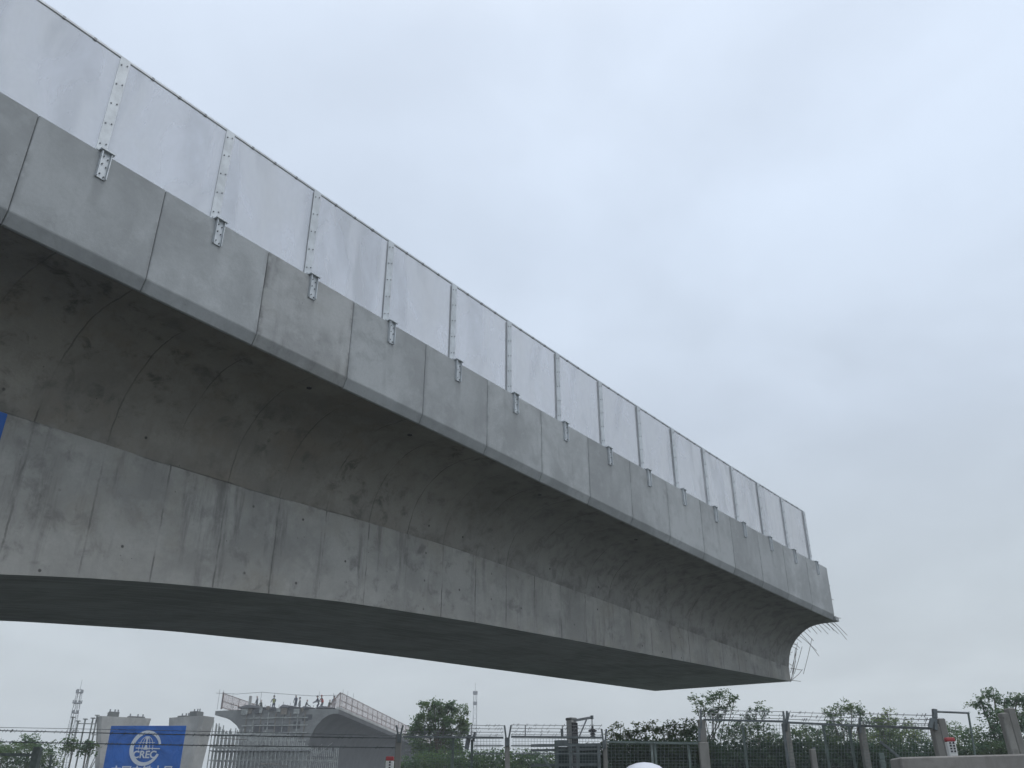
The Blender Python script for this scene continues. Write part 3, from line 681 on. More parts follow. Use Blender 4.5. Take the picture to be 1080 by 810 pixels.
# marker posts with a red cap
def marker(x, ytop, ybot, wpx, D, label, lean=0):
    k = mpp(D); w = wpx*k; top = at(x, ytop, D); f = foot(top)
    root = thing('marker_post', label, 'marker post', f, 'red capped marker posts')
    hcap = 4*k
    MB().box(f+np.array([0, 0, (top[2]-hcap-GZ)/2]), w, w*.7, top[2]-hcap-GZ, HR, HF).build('shaft', WHITE, root, .01)
    MB().box(top-np.array([0, 0, hcap/2]), w*1.06, w*.76, hcap, HR, HF, taper=.94).build('cap', RED, root, .01)
    m = MB(); rr = random.Random(int(x))
    for col in ((-.18, .2) if wpx > 8.5 else (.05,)):
        for j in range(4):
            z = top[2]-hcap-(1.5+j*2.7)*k; c = top-HF*(w*.35+.004); c = np.array([c[0], c[1], z])+HR*w*col
            m.box(c, w*.22, .004, 1.5*k, HR, HF)
            if rr.random() < .6: m.box(c+np.array([0, 0, .9*k])+HR*w*.04, w*.05, .004, .9*k, HR, HF)
    m.build('black_marks', BLACK, root)
marker(1001, 778, 796, 9, 13, 'white marker post with red cap above the low concrete wall')
marker(411.5, 798, 812, 8, 19.2, 'white marker post with red cap beside the concrete post under the far deck')

# square pole with bracket arm and hanging insulator
pl = thing('utility_pole', 'square pole with a braced arm and hanging insulator above the green gate', 'pole', foot(at(602, 770, 23)))
Dp = 23; kp = mpp(Dp); tp = at(602.5, 757, Dp)
ax = HR*math.cos(.75)+HF*math.sin(.75); ay = np.cross([0, 0, 1], ax)
MB().box((tp+foot(tp))/2, 8*kp, 8*kp, tp[2]-GZ, ax, ay).build('shaft', CON_PIER, pl, .01)
MB().box(at(602.5, 758.6, Dp), 9*kp, 9*kp, 2.4*kp, ax, ay).build('cap', CON_OLD, pl, .01)
c2 = (tp+foot(tp))/2-ay*4*kp; MB().box(c2-ay*.014-np.array([0, 0, .06]), 8.1*kp, .03, tp[2]-GZ-.12, ax, ay).build('dark_face', BLACK, pl)  # thin black sheet that makes the pole's right-hand face dark
m = MB(); m.bar(at(606, 760, Dp-.1), at(625, 756.5, Dp-.1), .055); m.build('arm', GALV_D, pl)
m = MB(); m.bar(at(619, 758, Dp-.1), at(610, 779, Dp-.1), .035); m.build('brace', GALV_D, pl)
m = MB(); m.tube([at(624.3, 755.6, Dp-.1), at(624.5, 768, Dp-.1)], .014, 6); m.lathe(at(624.3, 757, Dp-.1), [(.04, -.03), (.04, .05)], 8); m.build('hanger', STEEL, pl)
m = MB(); c = at(625.3, 779, Dp-.1); m.lathe(c, [(.06, 0), (.06, .06), (.035, .07), (.06, .09), (.06, .12), (.03, .13), (.11, .17), (.1, .19), (.03, .22), (.025, .3)], 12); m.build('insulator', BLACK, pl, smooth=True)

# ------------------------------------------------------------------ people
def skinned(name, joints, edges, mat, parent=None, sub=1):
    names = list(joints); me = bpy.data.meshes.new(name)
    me.from_pydata([joints[k][0] for k in names], [(names.index(a), names.index(b)) for a, b in edges], [])
    o = bpy.data.objects.new(name, me); C.objects.link(o)
    md = o.modifiers.new('skin', 'SKIN'); sl = me.skin_vertices[0].data
    for i, k in enumerate(names): sl[i].radius = (joints[k][1], joints[k][1]*(joints[k][2] if len(joints[k]) > 2 else 1)); sl[i].use_root = (i == 0)
    s_ = o.modifiers.new('sub', 'SUBSURF'); s_.levels = sub; s_.render_levels = sub
    dg = bpy.context.evaluated_depsgraph_get(); ev = o.evaluated_get(dg); nm = bpy.data.meshes.new_from_object(ev); nm.name = name
    o.modifiers.clear(); o.data = nm; bpy.data.meshes.remove(me); nm.materials.clear(); nm.materials.append(mat); nm.shade_smooth()
    if parent: attach(o, parent)
    return o
def person(label, base, yaw, cloth, vest, helmet, pose='stand', group='workers on the far deck', fine=False, scale=1.0):
    base = np.array(base, float); cy, sy = math.cos(yaw), math.sin(yaw)
    crouch = {'stand': 0, 'bend': .12, 'crouch': .42}[pose]; lean = {'stand': .03, 'bend': .38, 'crouch': .25}[pose]
    def P(x, y, z): return tuple(base+np.array([cy*x-sy*y, sy*x+cy*y, z])*scale)        # x forward, y left
    hip = .92-crouch; sh = hip+.5*math.cos(lean); sx = .5*math.sin(lean); nk = sh+.09; kn = .48 if crouch < .3 else .40; kx = .05+crouch*.9
    J = {'pelvis': (P(0, 0, hip), .135*scale, .8), 'chest': (P(sx*.6, 0, hip+.32*math.cos(lean)), .15*scale, .75), 'neckbase': (P(sx, 0, sh), .11*scale, .75), 'neck': (P(sx+.02, 0, nk), .058*scale),
         'jaw': (P(sx+.05, 0, nk+.07), .075*scale), 'head': (P(sx+.04, 0, nk+.16), .095*scale), 'crown': (P(sx+.03, 0, nk+.235), .07*scale)}
    E = [('pelvis', 'chest'), ('chest', 'neckbase'), ('neckbase', 'neck'), ('neck', 'jaw'), ('jaw', 'head'), ('head', 'crown')]
    for q, sgn in (('l', 1), ('r', -1)):
        J[q+'hip'] = (P(0, .1*sgn, hip-.06), .095*scale); J[q+'knee'] = (P(kx, .12*sgn, kn), .065*scale); J[q+'ankle'] = (P(-.02, .12*sgn, .09), .045*scale); J[q+'toe'] = (P(.17, .14*sgn, .04), .04*scale)
        E += [('pelvis', q+'hip'), (q+'hip', q+'knee'), (q+'knee', q+'ankle'), (q+'ankle', q+'toe')]
        f_ = .12 if pose == 'stand' else .34
        J[q+'sh'] = (P(sx, .19*sgn, sh-.02), .062*scale); J[q+'elbow'] = (P(sx+f_*.5, .25*sgn, sh-.29), .047*scale); J[q+'wrist'] = (P(sx+f_*1.3, .2*sgn, sh-.5+.1*(pose != 'stand')), .032*scale)
        J[q+'palm'] = (P(sx+f_*1.5, .19*sgn, sh-.58+.1*(pose != 'stand')), .038*scale, .6)
        E += [('neckbase', q+'sh'), (q+'sh', q+'elbow'), (q+'elbow', q+'wrist'), (q+'wrist', q+'palm')]
        px, pz = sx+f_*1.5, sh-.58+.1*(pose != 'stand')
        if fine:
            for i, (dx, L) in enumerate(((-.03, .07), (-.01, .085), (.01, .08), (.03, .06))):
                J[q+'f%d' % i] = (P(px+dx, .185*sgn, pz-.05-L*.5), .010); J[q+'g%d' % i] = (P(px+dx+.008, .17*sgn, pz-.05-L), .008)
                E += [(q+'palm', q+'f%d' % i), (q+'f%d' % i, q+'g%d' % i)]
            J[q+'th'] = (P(px+.055, .17*sgn, pz-.03), .011); E += [(q+'palm', q+'th')]
    root = thing('person', label, 'person', base, group)
    body = skinned('body', J, E, cloth, root)
    # bare head and hands take skin colour on the same mesh
    body.data.materials.append(SKIN)
    for p in body.data.polygons:
        z = (p.center.z-base[2])/scale
        if z > nk-.0: p.material_index = 1
    hb = np.array(P(sx+.035, 0, nk+.19)); f3_ = np.array([cy, sy, 0.])
    h = MB(); n_ = 20 if fine else 10; r_ = .125*scale
    h.lathe(hb, [(r_*1.08, -.01*scale), (r_*1.06, .01*scale), (r_*.99, .03*scale), (r_*.93, .06*scale), (r_*.78, .095*scale), (r_*.55, .12*scale), (r_*.28, .132*scale), (.002, .136*scale)], n_)
    h.box(hb+f3_*r_*1.15, .09*scale, .16*scale, .012*scale, f3_, None, (0, 0, 1))
    h.build('helmet', helmet, root, smooth=True)
    if vest:
        V = {k: (J[k][0], J[k][1]*1.25, .85) for k in ('chest', 'pelvis', 'neckbase')}; 
        skinned('vest', V, [('pelvis', 'chest'), ('chest', 'neckbase')], vest, root)
    return root

# ------------------------------------------------------------------ the far half of the bridge, under construction
DB = 105.; KB = DB/66; AZ2 = AZ-math.radians(5.8)
L2 = np.array([math.cos(AZ2), math.sin(AZ2), 0.]); T2 = np.array([-L2[1], L2[0], 0.])       # T2 to the left
c2r = at(357, 752.5, DB); z2 = c2r[2]
kb = mpp(DB, 752)/KB
W2 = (357-222)*kb
def p2(n_, l, z): return c2r + (T2*n_ + L2*l + np.array([0, 0, z]))*KB      # n from the right edge leftwards, l away, z from slab bottom
far = thing('unfinished_bridge', 'unfinished concrete bridge deck far behind the scaffold, end face towards us', 'bridge', foot(p2(W2/2, 30, 0)))
wn = 2.05; NBr = W2-2*wn
def sec2(l):
    dep = 4.0+.0*l
    curve = [(0, -.02), (.35, -.02), (.7, -.1), (1.1, -.35), (1.5, -.8), (1.8, -1.35), (1.98, -1.95), (wn, -2.5), (wn, -dep)]
    lw = [(0, .0), (.5, -.08), (1.2, -.35), (1.7, -.7), (wn, -1.1), (wn, -dep)]
    return curve + [(W2-n_, z) for n_, z in lw[::-1]] + [(W2, .28), (W2/2, .42), (0, .28)]
m = MB(); ls = [0, 20, 40, 60, 85]; k = len(sec2(0))
for l in ls:
    for n_, z in sec2(l): m.v.append(tuple(p2(n_, l, z)))
m.f += [(i*k+j, i*k+(j+1) % k, (i+1)*k+(j+1) % k, (i+1)*k+j) for i in range(len(ls)-1) for j in range(k)]
m.f += [tuple(range(k))[::-1], tuple((len(ls)-1)*k+j for j in range(k))]
m.build('deck_girder', CON_SHADED, far, smooth=True)
ef = MB(); q = [p2(n_, -.02, z) for n_, z in sec2(0)]; ef.add(q+[np.array(v)-L2*.05 for v in q], [tuple(range(k)), tuple(range(k, 2*k))[::-1]]+[(j, (j+1) % k, k+(j+1) % k, k+j) for j in range(k)]); ef.build('end_face', CON_OLD, far)
pc = p2(W2/2, 9, -3.9); MB().box((pc+foot(pc))/2, 4.5, NBr*1.2, pc[2]-GZ, L2, T2).build('pier_shaft', CON_PIER, far)
# kerb beam of the right edge
m = MB(); m.bar(p2(.1, .1, .36), p2(.1, 85, .36), .4, .26); m.build('edge_beam', CON_PIER, far)
# end face: openings as dark sheets, inner shade in their colour; formwork boards
FORM = plain('form_timber', (.17, .15, .12), .9, 0, .3, 4)
for i in range(9):
    n_ = wn+.35+i*(NBr-.7)/8; m = MB(); m.bar(p2(n_, -.06, .1), p2(n_, -.06, -2.4+.3*random.random()), .11, .16); m.build('formwork_soldier', SCAF if i % 2 else FORM, far)
for n_, z, w, h in [(wn+.9, -.75, .5, .5), (wn+2.0, -.95, .9, .6), (wn+2.9, -.8, .7, .4), (wn+.3, -.3, .45, .35), (wn+3.7, -.9, .6, .5)]:
    if n_ < W2-wn: MB().box(p2(n_, -.04, z), w*KB, .12, h*KB, T2, L2).build('formwork_opening_shade', TARP, far)
for i in range(5):
    m = MB(); z = -.25-.5*i; m.bar(p2(wn+.1, -.13, z), p2(W2-wn-.1, -.13, z), .1, .11); m.build('formwork_waler', SCAF, far)
MB().box(p2(2.15, -.05, -.22), .55*KB, .08, .35*KB, T2, L2).build('formwork_opening_shade', TARP, far)
for i in range(34):
    n_ = random.uniform(1.2, W2-1.2); l = random.uniform(.1, 2.2); m = MB(); m.bar(p2(n_, l, .3), p2(n_+random.uniform(-.04, .04), l, .42+random.uniform(.1, .45)), .035); m.build('starter_bar', RUST, far)
for i in range(12):
    n_ = wn+.2+i*(NBr-.4)/11+random.uniform(-.1, .1); h_ = random.uniform(.1, .5)
    MB().box(p2(n_, -.16-.1*random.random(), .38-h_/2+random.uniform(-.1, .18)), random.uniform(.3, .8), .12, h_*KB, T2, L2).build('formwork_board', (TARP, FORM, SCAF)[i % 3], far)
# railings on both edges
def railing(label, n_, l0, l1, step, h, slant=0.):
    root = thing('guard_railing', label, 'railing', p2(n_, l0, .44), 'railings on the far deck')
    l = l0
    while l <= l1+.01:
        m = MB(); m.bar(p2(n_, l, .44), p2(n_+slant, l, .44+h), .07); m.build('post', RAILP, root); l += step
    for z in (h, h*.5, .12):
        m = MB(); m.bar(p2(n_+slant*z/h, l0, .44+z), p2(n_+slant*z/h, l1, .44+z), .06); m.build('rail', RAILP, root)
    m = MB(); a, b = p2(n_+slant*.5, l0, .44+h*.5), p2(n_+slant*.5, l1, .44+h*.5); m.bar(a, b, .006, h*.94*KB); m.build('guard_net', INFILL, root)
    return root
rt = railing('long netted railing running away along the right edge of the far deck', .08, .4, 48, 1.6, 1.02, -.0)
m = MB(); m.bar(p2(.9, .3, .44), p2(.08, .3, 1.46), .09); m.build('end_brace', RAILP, rt)
m = MB(); a, b = p2(.95, .3, .44), p2(.08, .3, 1.46); m.add([a, p2(.08, .3, .44), b, a+L2*.01, p2(.08, .31, .44), b+L2*.01], [(0, 1, 2), (3, 5, 4), (0, 3, 4, 1), (1, 4, 5, 2), (2, 5, 3, 0)]); m.build('end_net', INFILL, rt)
lr = railing('short netted railing at the left edge of the far deck', W2-.35, .2, 46, 3.0, 1.06)
m = MB(); m.bar(p2(W2-.3, .2, .44), p2(W2-.3, .2, 1.6), .12); m.build('end_post', RAILP, lr)
# rope on thin stanchions across the end of the deck
gr = thing('rope_guard', 'thin rope strung on stanchions across the end of the far deck', 'rope guard', p2(W2/2, .5, .44))
rope = []
for x, yt in ((232, 727), (236, 728), (246, 731), (276, 730), (290, 730.5), (312, 733), (337, 729), (352, 731), (362, 727), (367, 729), (373, 731)):
    p = at(x, yt, DB+.6); m = MB(); m.bar(np.array([p[0], p[1], z2+.5]), p, .03); m.build('stanchion', GALV_D, gr)
rp = [at(x, y, DB+.6) for x, y in ((228, 731), (250, 732), (276, 730), (300, 732), (330, 734), (360, 733))]
MB().tube(rp, .026, 5).build('rope', GALV_D, gr)
# heaps under tarpaulin and stub column
def heap(x0, x1, ytop, label, D, peak=.4, mat=TARP):
    a, b = at(x0, 750, D), at(x1, 750, D); a[2] = b[2] = z2+.43*KB; h = at((x0+x1)/2, ytop, D)[2]-z2-.43*KB; d = b-a; m = MB(); vs = []; N = 9
    for i in range(N+1):
        t = i/N; c = a+d*t; hh = max(.04, h*min(1, t/peak if t < peak else (1-t)/(1-peak)+.15)*(.9+.2*random.random()))
        vs += [c-L2*1, c-L2*.7+np.array([0, 0, hh*.8]), c+np.array([0, 0, hh]), c+L2*.5+np.array([0, 0, hh*.6]), c+L2*.6]
    fs = [(5*i+j, 5*i+j+1, 5*i+j+6, 5*i+j+5) for i in range(N) for j in range(4)] + [(5*i, 5*i+5, 5*i+9, 5*i+4) for i in range(N)] + [(0, 4, 3, 2, 1), tuple(5*N+j for j in range(5))]
    tag(m.add(vs, fs).build('covered_heap', mat), label, 'covered heap', 'heaps on the far deck')
heap(253, 287, 743.5, 'long dark covered heap at the left of the far deck', DB+1.5, .2)
heap(297, 319, 743.2, 'dark flat topped heap in the middle of the far deck', DB+1.2, .05)
heap(319, 332, 745, 'low pointed heap just right of the flat topped one', DB+1.4, .25)
heap(334, 354, 744.5, 'sloping heap beside the person in red on the far deck', DB+1.6, .25)
p = at(264.5, 734, DB+1); st_ = MB().box((p+np.array([p[0], p[1], z2+.4*KB]))/2, .27, .27, p[2]-z2-.4*KB, HR, HF)
tag(st_.build('stub_column', CON_PIER, None, .01), 'pale upright stub column on the far deck beside a dark heap', 'column')
def worker(x, D, label, vest, helm, cloth, pose, yaw):
    b = at(x, 750, D); b[2] = z2+.42*KB-.1; person(label, b, yaw, cloth, vest, helm, pose)
worker(270, DB+3.5, 'dark clothed person bending by the pale stub column', None, WHITE, DRABS[1], 'stand', AZ+2.2)
worker(275.5, DB+3.2, 'second dark clothed person from the stub column, crouching', None, WHITE, DRABS[2], 'crouch', AZ+1.4)
worker(288, DB+2.4, 'person in a yellow vest standing on the far deck', VESTY, BLACK, DRABS[0], 'bend', AZ+PI)
worker(311, DB+2.6, 'person in dark clothes standing behind the flat topped heap', None, WHITE, DRABS[0], 'stand', AZ+1)
worker(315.5, DB+5, 'slim person in grey seen in profile behind the flat topped heap', None, BLACK, DRABS[1], 'stand', AZ+PI/2)
worker(321.5, DB+3, 'dark clothed person crouching by the low pointed heap', None, WHITE, DRABS[1], 'crouch', AZ-1.4)
worker(335.5, DB+2.2, 'dark hooded person bending left of the one in red', None, BLACK, DRABS[0], 'bend', AZ+1.6)
worker(339.5, DB+1.9, 'person in a red vest working on the far deck', VESTR, RED, DRABS[1], 'bend', AZ+2.4)
worker(346, DB+3.2, 'dark clothed person crouching just right of the one in red', None, WHITE, DRABS[2], 'crouch', AZ-.7)
worker(351.5, DB+3.8, 'person standing rightmost near the railing end of the far deck', None, BLACK, DRABS[0], 'stand', AZ+.4)

# scaffold below the end of the far deck
def scaffold(label, x0, x1, D, rows, dx, ytop, zt_list, braces=8, cat='scaffold', name='scaffold', plats=True):
    a, b = at(x0, ytop, D), at(x1, ytop, D); root = thing(name, label, cat, foot((a+b)/2), 'scaffolds')
    W = np.linalg.norm(foot(b)-foot(a)); u = (foot(b)-foot(a))/W; v = np.array([-u[1], u[0], 0.]); nx = int(W/dx)
    for rw in range(rows):
        for i in range(nx+1):
            f = foot(a)+u*i*W/nx+v*rw*1.0; zt = float(np.interp(i/nx, [q[0] for q in zt_list], [q[1] for q in zt_list]))+random.uniform(-.3, .35)
            m = MB(); m.bar(f, np.array([f[0], f[1], zt]), .06 if D < 80 else .085); m.build('standard', SCAF, root)
    for rw in range(rows):
        z = GZ+.4
        while z < max(q[1] for q in zt_list)-.2:
            lim = [q for q in np.linspace(0, 1, 21) if np.interp(q, [w[0] for w in zt_list], [w[1] for w in zt_list]) > z-.1]
            if lim:
                f = foot(a)+v*rw*1.0; f[2] = z
                m = MB(); m.bar(f+u*W*lim[0], f+u*W*lim[-1], .05 if D < 80 else .075); m.build('ledger', SCAF, root)
            z += 1.25
    for j in range(braces):
        i = random.random()*.8; f = foot(a)+u*i*W-v*.08; z = random.uniform(0, 3.5 if D < 80 else 6.5)
        m = MB(); m.bar(f+np.array([0, 0, z-GZ]), f+u*min(2.4, W*(1-i))+np.array([0, 0, z-GZ+1.9*random.choice((1, -1))]), .045); m.build('brace', SCAF, root)
    if plats:
        for j in range(16):
            q0 = random.random()*.8; f = foot(a)+u*W*(q0+.1)-v*random.choice((.1, .5, 1.2)); f[2] = random.choice((3.9, 5.0, 5.9, 6.6, 7.6, 8.3))
            MB().bar(f-u*random.uniform(.6, 2.2), f+u*random.uniform(.6, 2.2)+np.array([0, 0, random.uniform(-.15, .15)]), .25, .05).build('plank', FORM if j % 2 else TARP, root)
        for z, q0, q1 in ((5.3, 0, 1), (7.2, .0, .8)):
            f = foot(a)+u*W*(q0+q1)/2+v*(rows-1)/2; f[2] = z
            MB().box(f, W*(q1-q0), rows-1+.5, .05, u, v).build('platform', GALV_D, root)
    return root
scaffold('dense tube scaffold standing under the end of the far deck', 224, 355, 98, 3, .40, 770, [(0, 9.9), (.1, 9.2), (.45, 8.9), (.62, 8.7), (.75, 7.9), (.85, 7.4), (1, 7.3)], 16)
tb = [(0, 5.0), (1, 5.0)]
scaffold('light tube scaffold behind the left pier beside the lattice tower', 71, 104, 60, 2, .55, 793, [(0, 3.2), (.3, 3.0), (1, 3.2)], 5, plats=False)
pr = thing('prop_frame', 'tall steel props with jack heads between lattice tower and left pier', 'props', foot(at(92, 770, 57)))
for x, yt in ((77, 757), (82.5, 761), (90, 759), (98, 758), (102.5, 755)):
    p = at(x, yt, 57); m = MB(); m.bar(foot(p), p, .07); o = m.build('prop', SCAF, pr)
    m = MB(); m.box(p+np.array([0, 0, .03]), .22, .2, .05, HR, HF); m.build('jack_head', SCAF, o)
for xa, ya, xb, yb in ((82, 763, 100, 763.5), (77, 770, 83, 771), (97, 775, 103, 775)):
    m = MB(); m.bar(at(xa, ya, 57), at(xb, yb, 57), .05); m.build('ledger', SCAF, pr)

# ------------------------------------------------------------------ two flared piers
def pier(label, xl, xr, ytop, xlb, xrb, D, yaw, peds):
    k = mpp(D, 760); tl = at(xl, ytop, D); trt = at(xr, ytop, D); c = (tl+trt)/2; w = np.linalg.norm(trt-tl)
    ax = HR*math.cos(yaw)+HF*math.sin(yaw); ay = np.cross([0, 0, 1], ax); root = thing('flared_pier', label, 'pier', foot(c), 'twin flared piers')
    a_ = w*.86; b_ = w*.36
    m = MB(); zs = np.linspace(GZ, c[2], 14); vs = []; N = 8; ch = .16
    for z in zs:
        t = (z-GZ)/(c[2]-GZ); fl = .30+.70*t**1.15
        hx, hy = a_/2*fl, b_/2*(.9+.1*t)
        for x, y in ((-hx+ch, -hy), (hx-ch, -hy), (hx, -hy+ch), (hx, hy-ch), (hx-ch, hy), (-hx+ch, hy), (-hx, hy-ch), (-hx, -hy+ch)):
            q = foot(c)+ax*x+ay*y; vs.append((q[0], q[1], z))
    m.add(vs, [(i*N+j, i*N+(j+1) % N, (i+1)*N+(j+1) % N, (i+1)*N+j) for i in range(13) for j in range(N)] + [tuple(range(N))[::-1], tuple(13*N+j for j in range(N))])
    m.build('shaft', CON_PIER, root)
    for dx, w_, h_ in peds:
        q = c+ax*dx*a_; MB().box(q+np.array([0, 0, h_/2]), w_, b_*.5, h_, ax, ay).build('bearing_pedestal', CON_OLD, root, .02)
        m = MB()
        for s in (-.35, .1, .4): m.bar(q+ax*w_*s+np.array([0, 0, h_]), q+ax*w_*s+np.array([0, 0, h_+.16]), .06)
        m.build('starter_bars', GALV_D, root)
pier('left flared concrete pier, partly behind the blue logo billboard', 101, 161, 757.5, 106, 152, 58, .5, [(-.22, .62, .32), (.22, 1.0, .12)])
pier('right flared concrete pier beside the dense scaffold', 174, 230.5, 757, 178, 213, 58, -.45, [(.12, .6, .34), (-.2, .7, .13)])

# ------------------------------------------------------------------ billboard with emblem
DBn = 48.; kbn = mpp(DBn, 780)
tl, trr = at(117.5, 765.5, DBn), at(196.5, 765.5, DBn); bw = np.linalg.norm(trr-tl); bu = (trr-tl)/bw; bu[2] = 0; bu /= np.linalg.norm(bu); bn = np.cross(bu, [0, 0, 1])   # bn faces us?
if bn @ HF > 0: bn = -bn
bt = (tl[2]+trr[2])/2; bh = 4.3; bc = (tl+trr)/2; bc[2] = bt-bh/2
sign = thing('billboard', 'blue billboard with a round white globe emblem in front of the two flared piers', 'billboard', foot(bc))
MB().box(bc, bw, .06, bh, bu, bn).build('board', BLUE, sign, .006)
m = MB()
for q in (-.4, 0, .4): m.bar(foot(bc)+bu*bw*q-bn*.1, bc+bu*bw*q-bn*.1+np.array([0, 0, bh*.45]), .09)
m.build('support_frame', GALV_D, sign)
ec = at(154, 789, DBn); ec = bc+bu*((ec-bc) @ bu)+np.array([0, 0, ec[2]-bc[2]]); R = 15.8*kbn
FR = bn*.045
def B(x, y, d=.0): return ec+bu*x+np.array([0, 0, y])+FR+bn*d
def ribbon(pts, w, name, parent, d=0., mat=BWHITE, ws=None):
    m = MB(); vs = []; n_ = len(pts)
    for i, (x, y) in enumerate(pts):
        tx = pts[min(i+1, n_-1)][0]-pts[max(i-1, 0)][0]; ty = pts[min(i+1, n_-1)][1]-pts[max(i-1, 0)][1]; l = math.hypot(tx, ty); nx, ny = -ty/l, tx/l
        ww = (ws[i] if ws else w)/2
        vs += [B(x+nx*ww, y+ny*ww, d), B(x-nx*ww, y-ny*ww, d), B(x-nx*ww, y-ny*ww, d-.01), B(x+nx*ww, y+ny*ww, d-.01)]
    fs = [(4*i+j, 4*i+(j+1) % 4, 4*i+4+(j+1) % 4, 4*i+4+j) for i in range(n_-1) for j in range(4)] + [(3, 2, 1, 0), tuple(4*(n_-1)+j for j in range(4))]
    return m.add(vs, fs).build(name, mat, parent)
emb = ribbon([(R*.93*math.cos(math.radians(q)), R*1.0*math.sin(math.radians(q))*.98) for q in range(14, 341, 6)], 0, 'emblem', sign, 0, BWHITE, [R*(.13+.13*abs(math.sin(math.radians(q/2)))) for q in range(14, 341, 6)])
emb.name = 'emblem_ring'
for k_x in (.36, .7): 
    for sg in (-1, 1): ribbon([(sg*R*.66*k_x*math.cos(q), R*.72*math.sin(q)) for q in np.linspace(-.2, PI/2-.05, 9)], R*.035, 'globe_meridian', sign, .002)
ribbon([(-R*.66, 0), (R*.95, -R*.04)], R*.06, 'emblem_bar', sign, .004); ribbon([(-R*.55, R*.34), (R*.55, R*.34)], R*.03, 'globe_parallel', sign, .002)
ribbon([(0, -R*.1), (0, R*.2), (0, R*.5), (0, R*.72)], 0, 'rail_mark', sign, .006, BWHITE, [R*.3, R*.09, R*.1, R*.3])
def text(s, x, y, size, name, bold=.0, d=.004):
    cu = bpy.data.curves.new(name, 'FONT'); cu.body = s; cu.size = size; cu.align_x = 'CENTER'; cu.align_y = 'CENTER'; cu.extrude = .004; cu.offset = bold
    ob = bpy.data.objects.new(name, cu); C.objects.link(ob)
    dg = bpy.context.evaluated_depsgraph_get(); me = bpy.data.meshes.new_from_object(ob.evaluated_get(dg)); bpy.data.objects.remove(ob); me.name = name
    me.materials.clear(); me.materials.append(BWHITE); o = bpy.data.objects.new(name, me); C.objects.link(o)
    p = B(x, y, d); Mx = Matrix.Identity(4); zz = np.array([0, 0, 1.])
    for i in range(3): Mx[i][0], Mx[i][1], Mx[i][2], Mx[i][3] = bu[i], zz[i], bn[i], p[i]
    o.matrix_world = Mx; attach(o, sign); return o
text('CREC', 0, -R*.42, R*.62, 'emblem_lettering', .012)
tx = at(154, 814.3, DBn); yy = tx[2]-ec[2]
text('中国中铁十局', 0, yy, 9.6*kbn*1.13, 'slogan', .012)

# ------------------------------------------------------------------ lattice towers
def tower(label, x, ytop, ymast, D, w0, w1, plats, ybase=None):
    top = at(x, ytop, D); f = foot(top); H = top[2]-GZ; root = thing('lattice_tower', label, 'tower', f, 'lattice towers'); k = mpp(D)
    m = MB(); N = max(6, int(H/(2.2*w0)))
    def corner(i, t):
        w = (w0+(w1-w0)*t)/2; return f+HR*w*(1, 1, -1, -1)[i]+HF*w*(1, -1, -1, 1)[i]+np.array([0, 0, H*t])
    th = max(.06, k*.38)
    for i in range(4): m2 = MB(); m2.bar(corner(i, 0), corner(i, 1), th); m2.build('leg', TOWER, root)
    for j in range(N):
        t0, t1 = j/N, (j+1)/N
        for i in range(4): m.bar(corner(i, t0), corner((i+1) % 4, t1), th*.55); m.bar(corner(i, t1), corner((i+1) % 4, t1), th*.5)
    m.build('lacing', TOWER, root)
    for y, rpx in plats:
        c = at(x, y, D); c = np.array([f[0], f[1], c[2]])
        m = MB(); m.lathe(c, [(rpx*k, 0), (rpx*k, .12)], 12)
        for q in range(8): a = q*PI/4; m.bar(c+HR*rpx*k*math.cos(a)+HF*rpx*k*math.sin(a), c+HR*rpx*k*1.1*math.cos(a)+HF*rpx*k*1.1*math.sin(a)+np.array([0, 0, 2.6*k]), th*.7)
        m.build('platform', TOWER, root)
        m = MB()
        for q in range(6): a = q*PI/3+.3; m.box(c+HR*rpx*k*1.05*math.cos(a)+HF*rpx*k*1.05*math.sin(a)+np.array([0, 0, 1.6*k]), .9*k, .9*k, 3.4*k, HR, HF)
        m.build('antenna', TOWER, root)
    m = MB(); p = at(x, ymast, D); m.bar(top, np.array([f[0], f[1], p[2]]), th*.8); m.build('mast', TOWER, root)
tower('lattice tower with three antenna platforms left of the piers', 84.5, 727, 717, 150, 1.5, .6, [(731, 3), (742, 4), (752.5, 2.6)])
tower('slim distant lattice tower behind the round leafy tree', 501.3, 729, 720, 220, 1.4, .7, [(732.5, 2.0), (743.5, 1.7)])

# ------------------------------------------------------------------ person with a white hard hat close to the fence
hp = at(683, 803, 4.2); hz = hp[2]-.136
person('person in a white hard hat near the lower edge, in front of the green rail', (hp[0], hp[1], GZ), AZ+.2, DRABS[0], None, HELM, 'stand', None, True, (hp[2]-GZ)/(.92+.5*math.cos(.03)+.09+.19+.136))

# ------------------------------------------------------------------ air
hz_ = MB().box((0, 0, 29), 1220, 1220, 63.2); 
hm = bpy.data.materials.new('haze_air'); hm.use_nodes = True; nt = hm.node_tree; nt.nodes.clear()
ou = nt.nodes.new('ShaderNodeOutputMaterial'); pv = nt.nodes.new('ShaderNodeVolumePrincipled'); pv.inputs['Color'].default_value = (.93, .96, 1, 1); pv.inputs['Density'].default_value = .0016
nt.links.new(pv.outputs[0], ou.inputs['Volume'])
HAZE = True
if HAZE:
    o = hz_.build('haze', hm); o['kind'] = 'stuff'

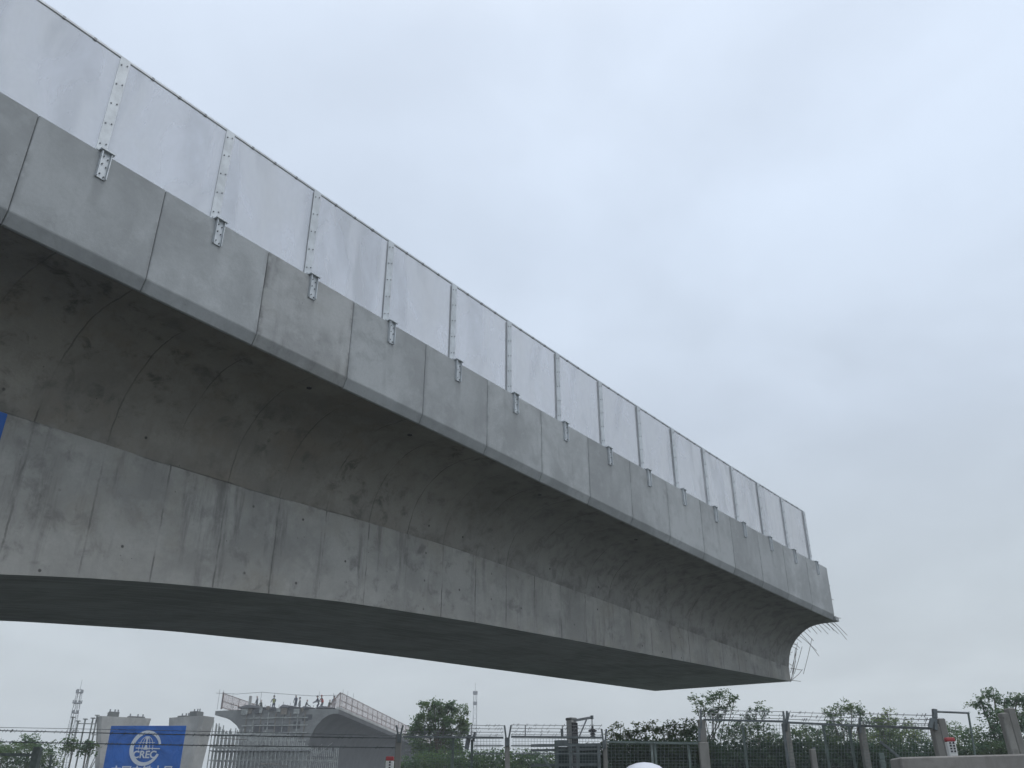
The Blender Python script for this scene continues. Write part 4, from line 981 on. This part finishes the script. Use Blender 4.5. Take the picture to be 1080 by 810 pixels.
# ------------------------------------------------------------------ sky and sun
SUN_EL, SUN_AZ = math.radians(58), math.radians(-75)       # azimuth in the xy plane, from +x
w = bpy.data.worlds.new('World'); bpy.context.scene.world = w; w.use_nodes = True; nt = w.node_tree; t = NT(nt)
bg = nt.nodes['Background']; bg.inputs['Strength'].default_value = .1
sky = t.n('ShaderNodeTexSky', sky_type='NISHITA'); sky.sun_disc = False; sky.sun_elevation = SUN_EL; sky.sun_rotation = PI/2-SUN_AZ
tc = t.n('ShaderNodeTexCoord'); dirv = tc.outputs['Generated']
sx = t.n('ShaderNodeSeparateXYZ'); t.put(sx.inputs[0], dirv)
cr = t.n('ShaderNodeValToRGB'); t.put(cr.inputs[0], sx.outputs[2]); el = cr.color_ramp.elements
stops = [(0.0, (.59, .625, .63)), (.10, (.565, .605, .615)), (.22, (.525, .58, .62)), (.40, (.52, .59, .685)), (.58, (.555, .635, .75)), (.75, (.62, .70, .82)), (1.0, (.95, 1.0, 1.07))]
el[0].position, el[0].color = stops[0][0], (*stops[0][1], 1); el[1].position, el[1].color = stops[-1][0], (*stops[-1][1], 1)
for p_, c_ in stops[1:-1]: e = el.new(p_); e.color = (*c_, 1)
# soft cloud sheet: noise over the dome, flattened towards the horizon
pr_ = t.n('ShaderNodeVectorMath', operation='DIVIDE'); zz = t.math('ADD', t.math('MAXIMUM', sx.outputs[2], 0.), .25)
cz = t.n('ShaderNodeCombineXYZ'); 
for i in range(3): t.put(cz.inputs[i], zz)
t.put(pr_.inputs[0], dirv); t.put(pr_.inputs[1], cz.outputs[0])
n1 = t.noise(t.mapping(pr_.outputs[0], (1, 1, 1), (1.3, .4, 0)), 1.5, 5, .5, .4); n2 = t.noise(t.mapping(pr_.outputs[0], (1, 1, 1), (5, 2, 0)), 4.5, 4, .5, .3)
cl = t.math('MULTIPLY_ADD', t.ramp(n1, .3, .72), .2, t.math('MULTIPLY', t.ramp(n2, .35, .75), .05))
cl = t.math('ADD', cl, .90)
vm = t.n('ShaderNodeVectorMath', operation='SCALE'); t.put(vm.inputs[0], cr.outputs[0]); t.put(vm.inputs['Scale'], t.math('MULTIPLY', cl, 10.))
mixc = t.n('ShaderNodeMix', data_type='RGBA', clamp_result=False); mixc.inputs[0].default_value = .93
t.put(mixc.inputs[6], sky.outputs[0]); t.put(mixc.inputs[7], vm.outputs[0]); t.put(bg.inputs[0], mixc.outputs[2])
sl = bpy.data.lights.new('sun', 'SUN'); sl.energy = .6; sl.angle = math.radians(25); sl.color = (1, .975, .94)
so = bpy.data.objects.new('sun', sl); C.objects.link(so)
sd = Vector((math.cos(SUN_AZ)*math.cos(SUN_EL), math.sin(SUN_AZ)*math.cos(SUN_EL), math.sin(SUN_EL)))
so.rotation_euler = sd.to_track_quat('Z', 'Y').to_euler()
vs = bpy.context.scene.view_settings; vs.view_transform = 'Standard'; vs.look = 'None'; vs.exposure = .36; vs.gamma = 1; vs.use_curve_mapping = False
cy_ = bpy.context.scene.cycles
cy_.max_bounces = 8; cy_.transparent_max_bounces = 24; cy_.volume_bounces = 1
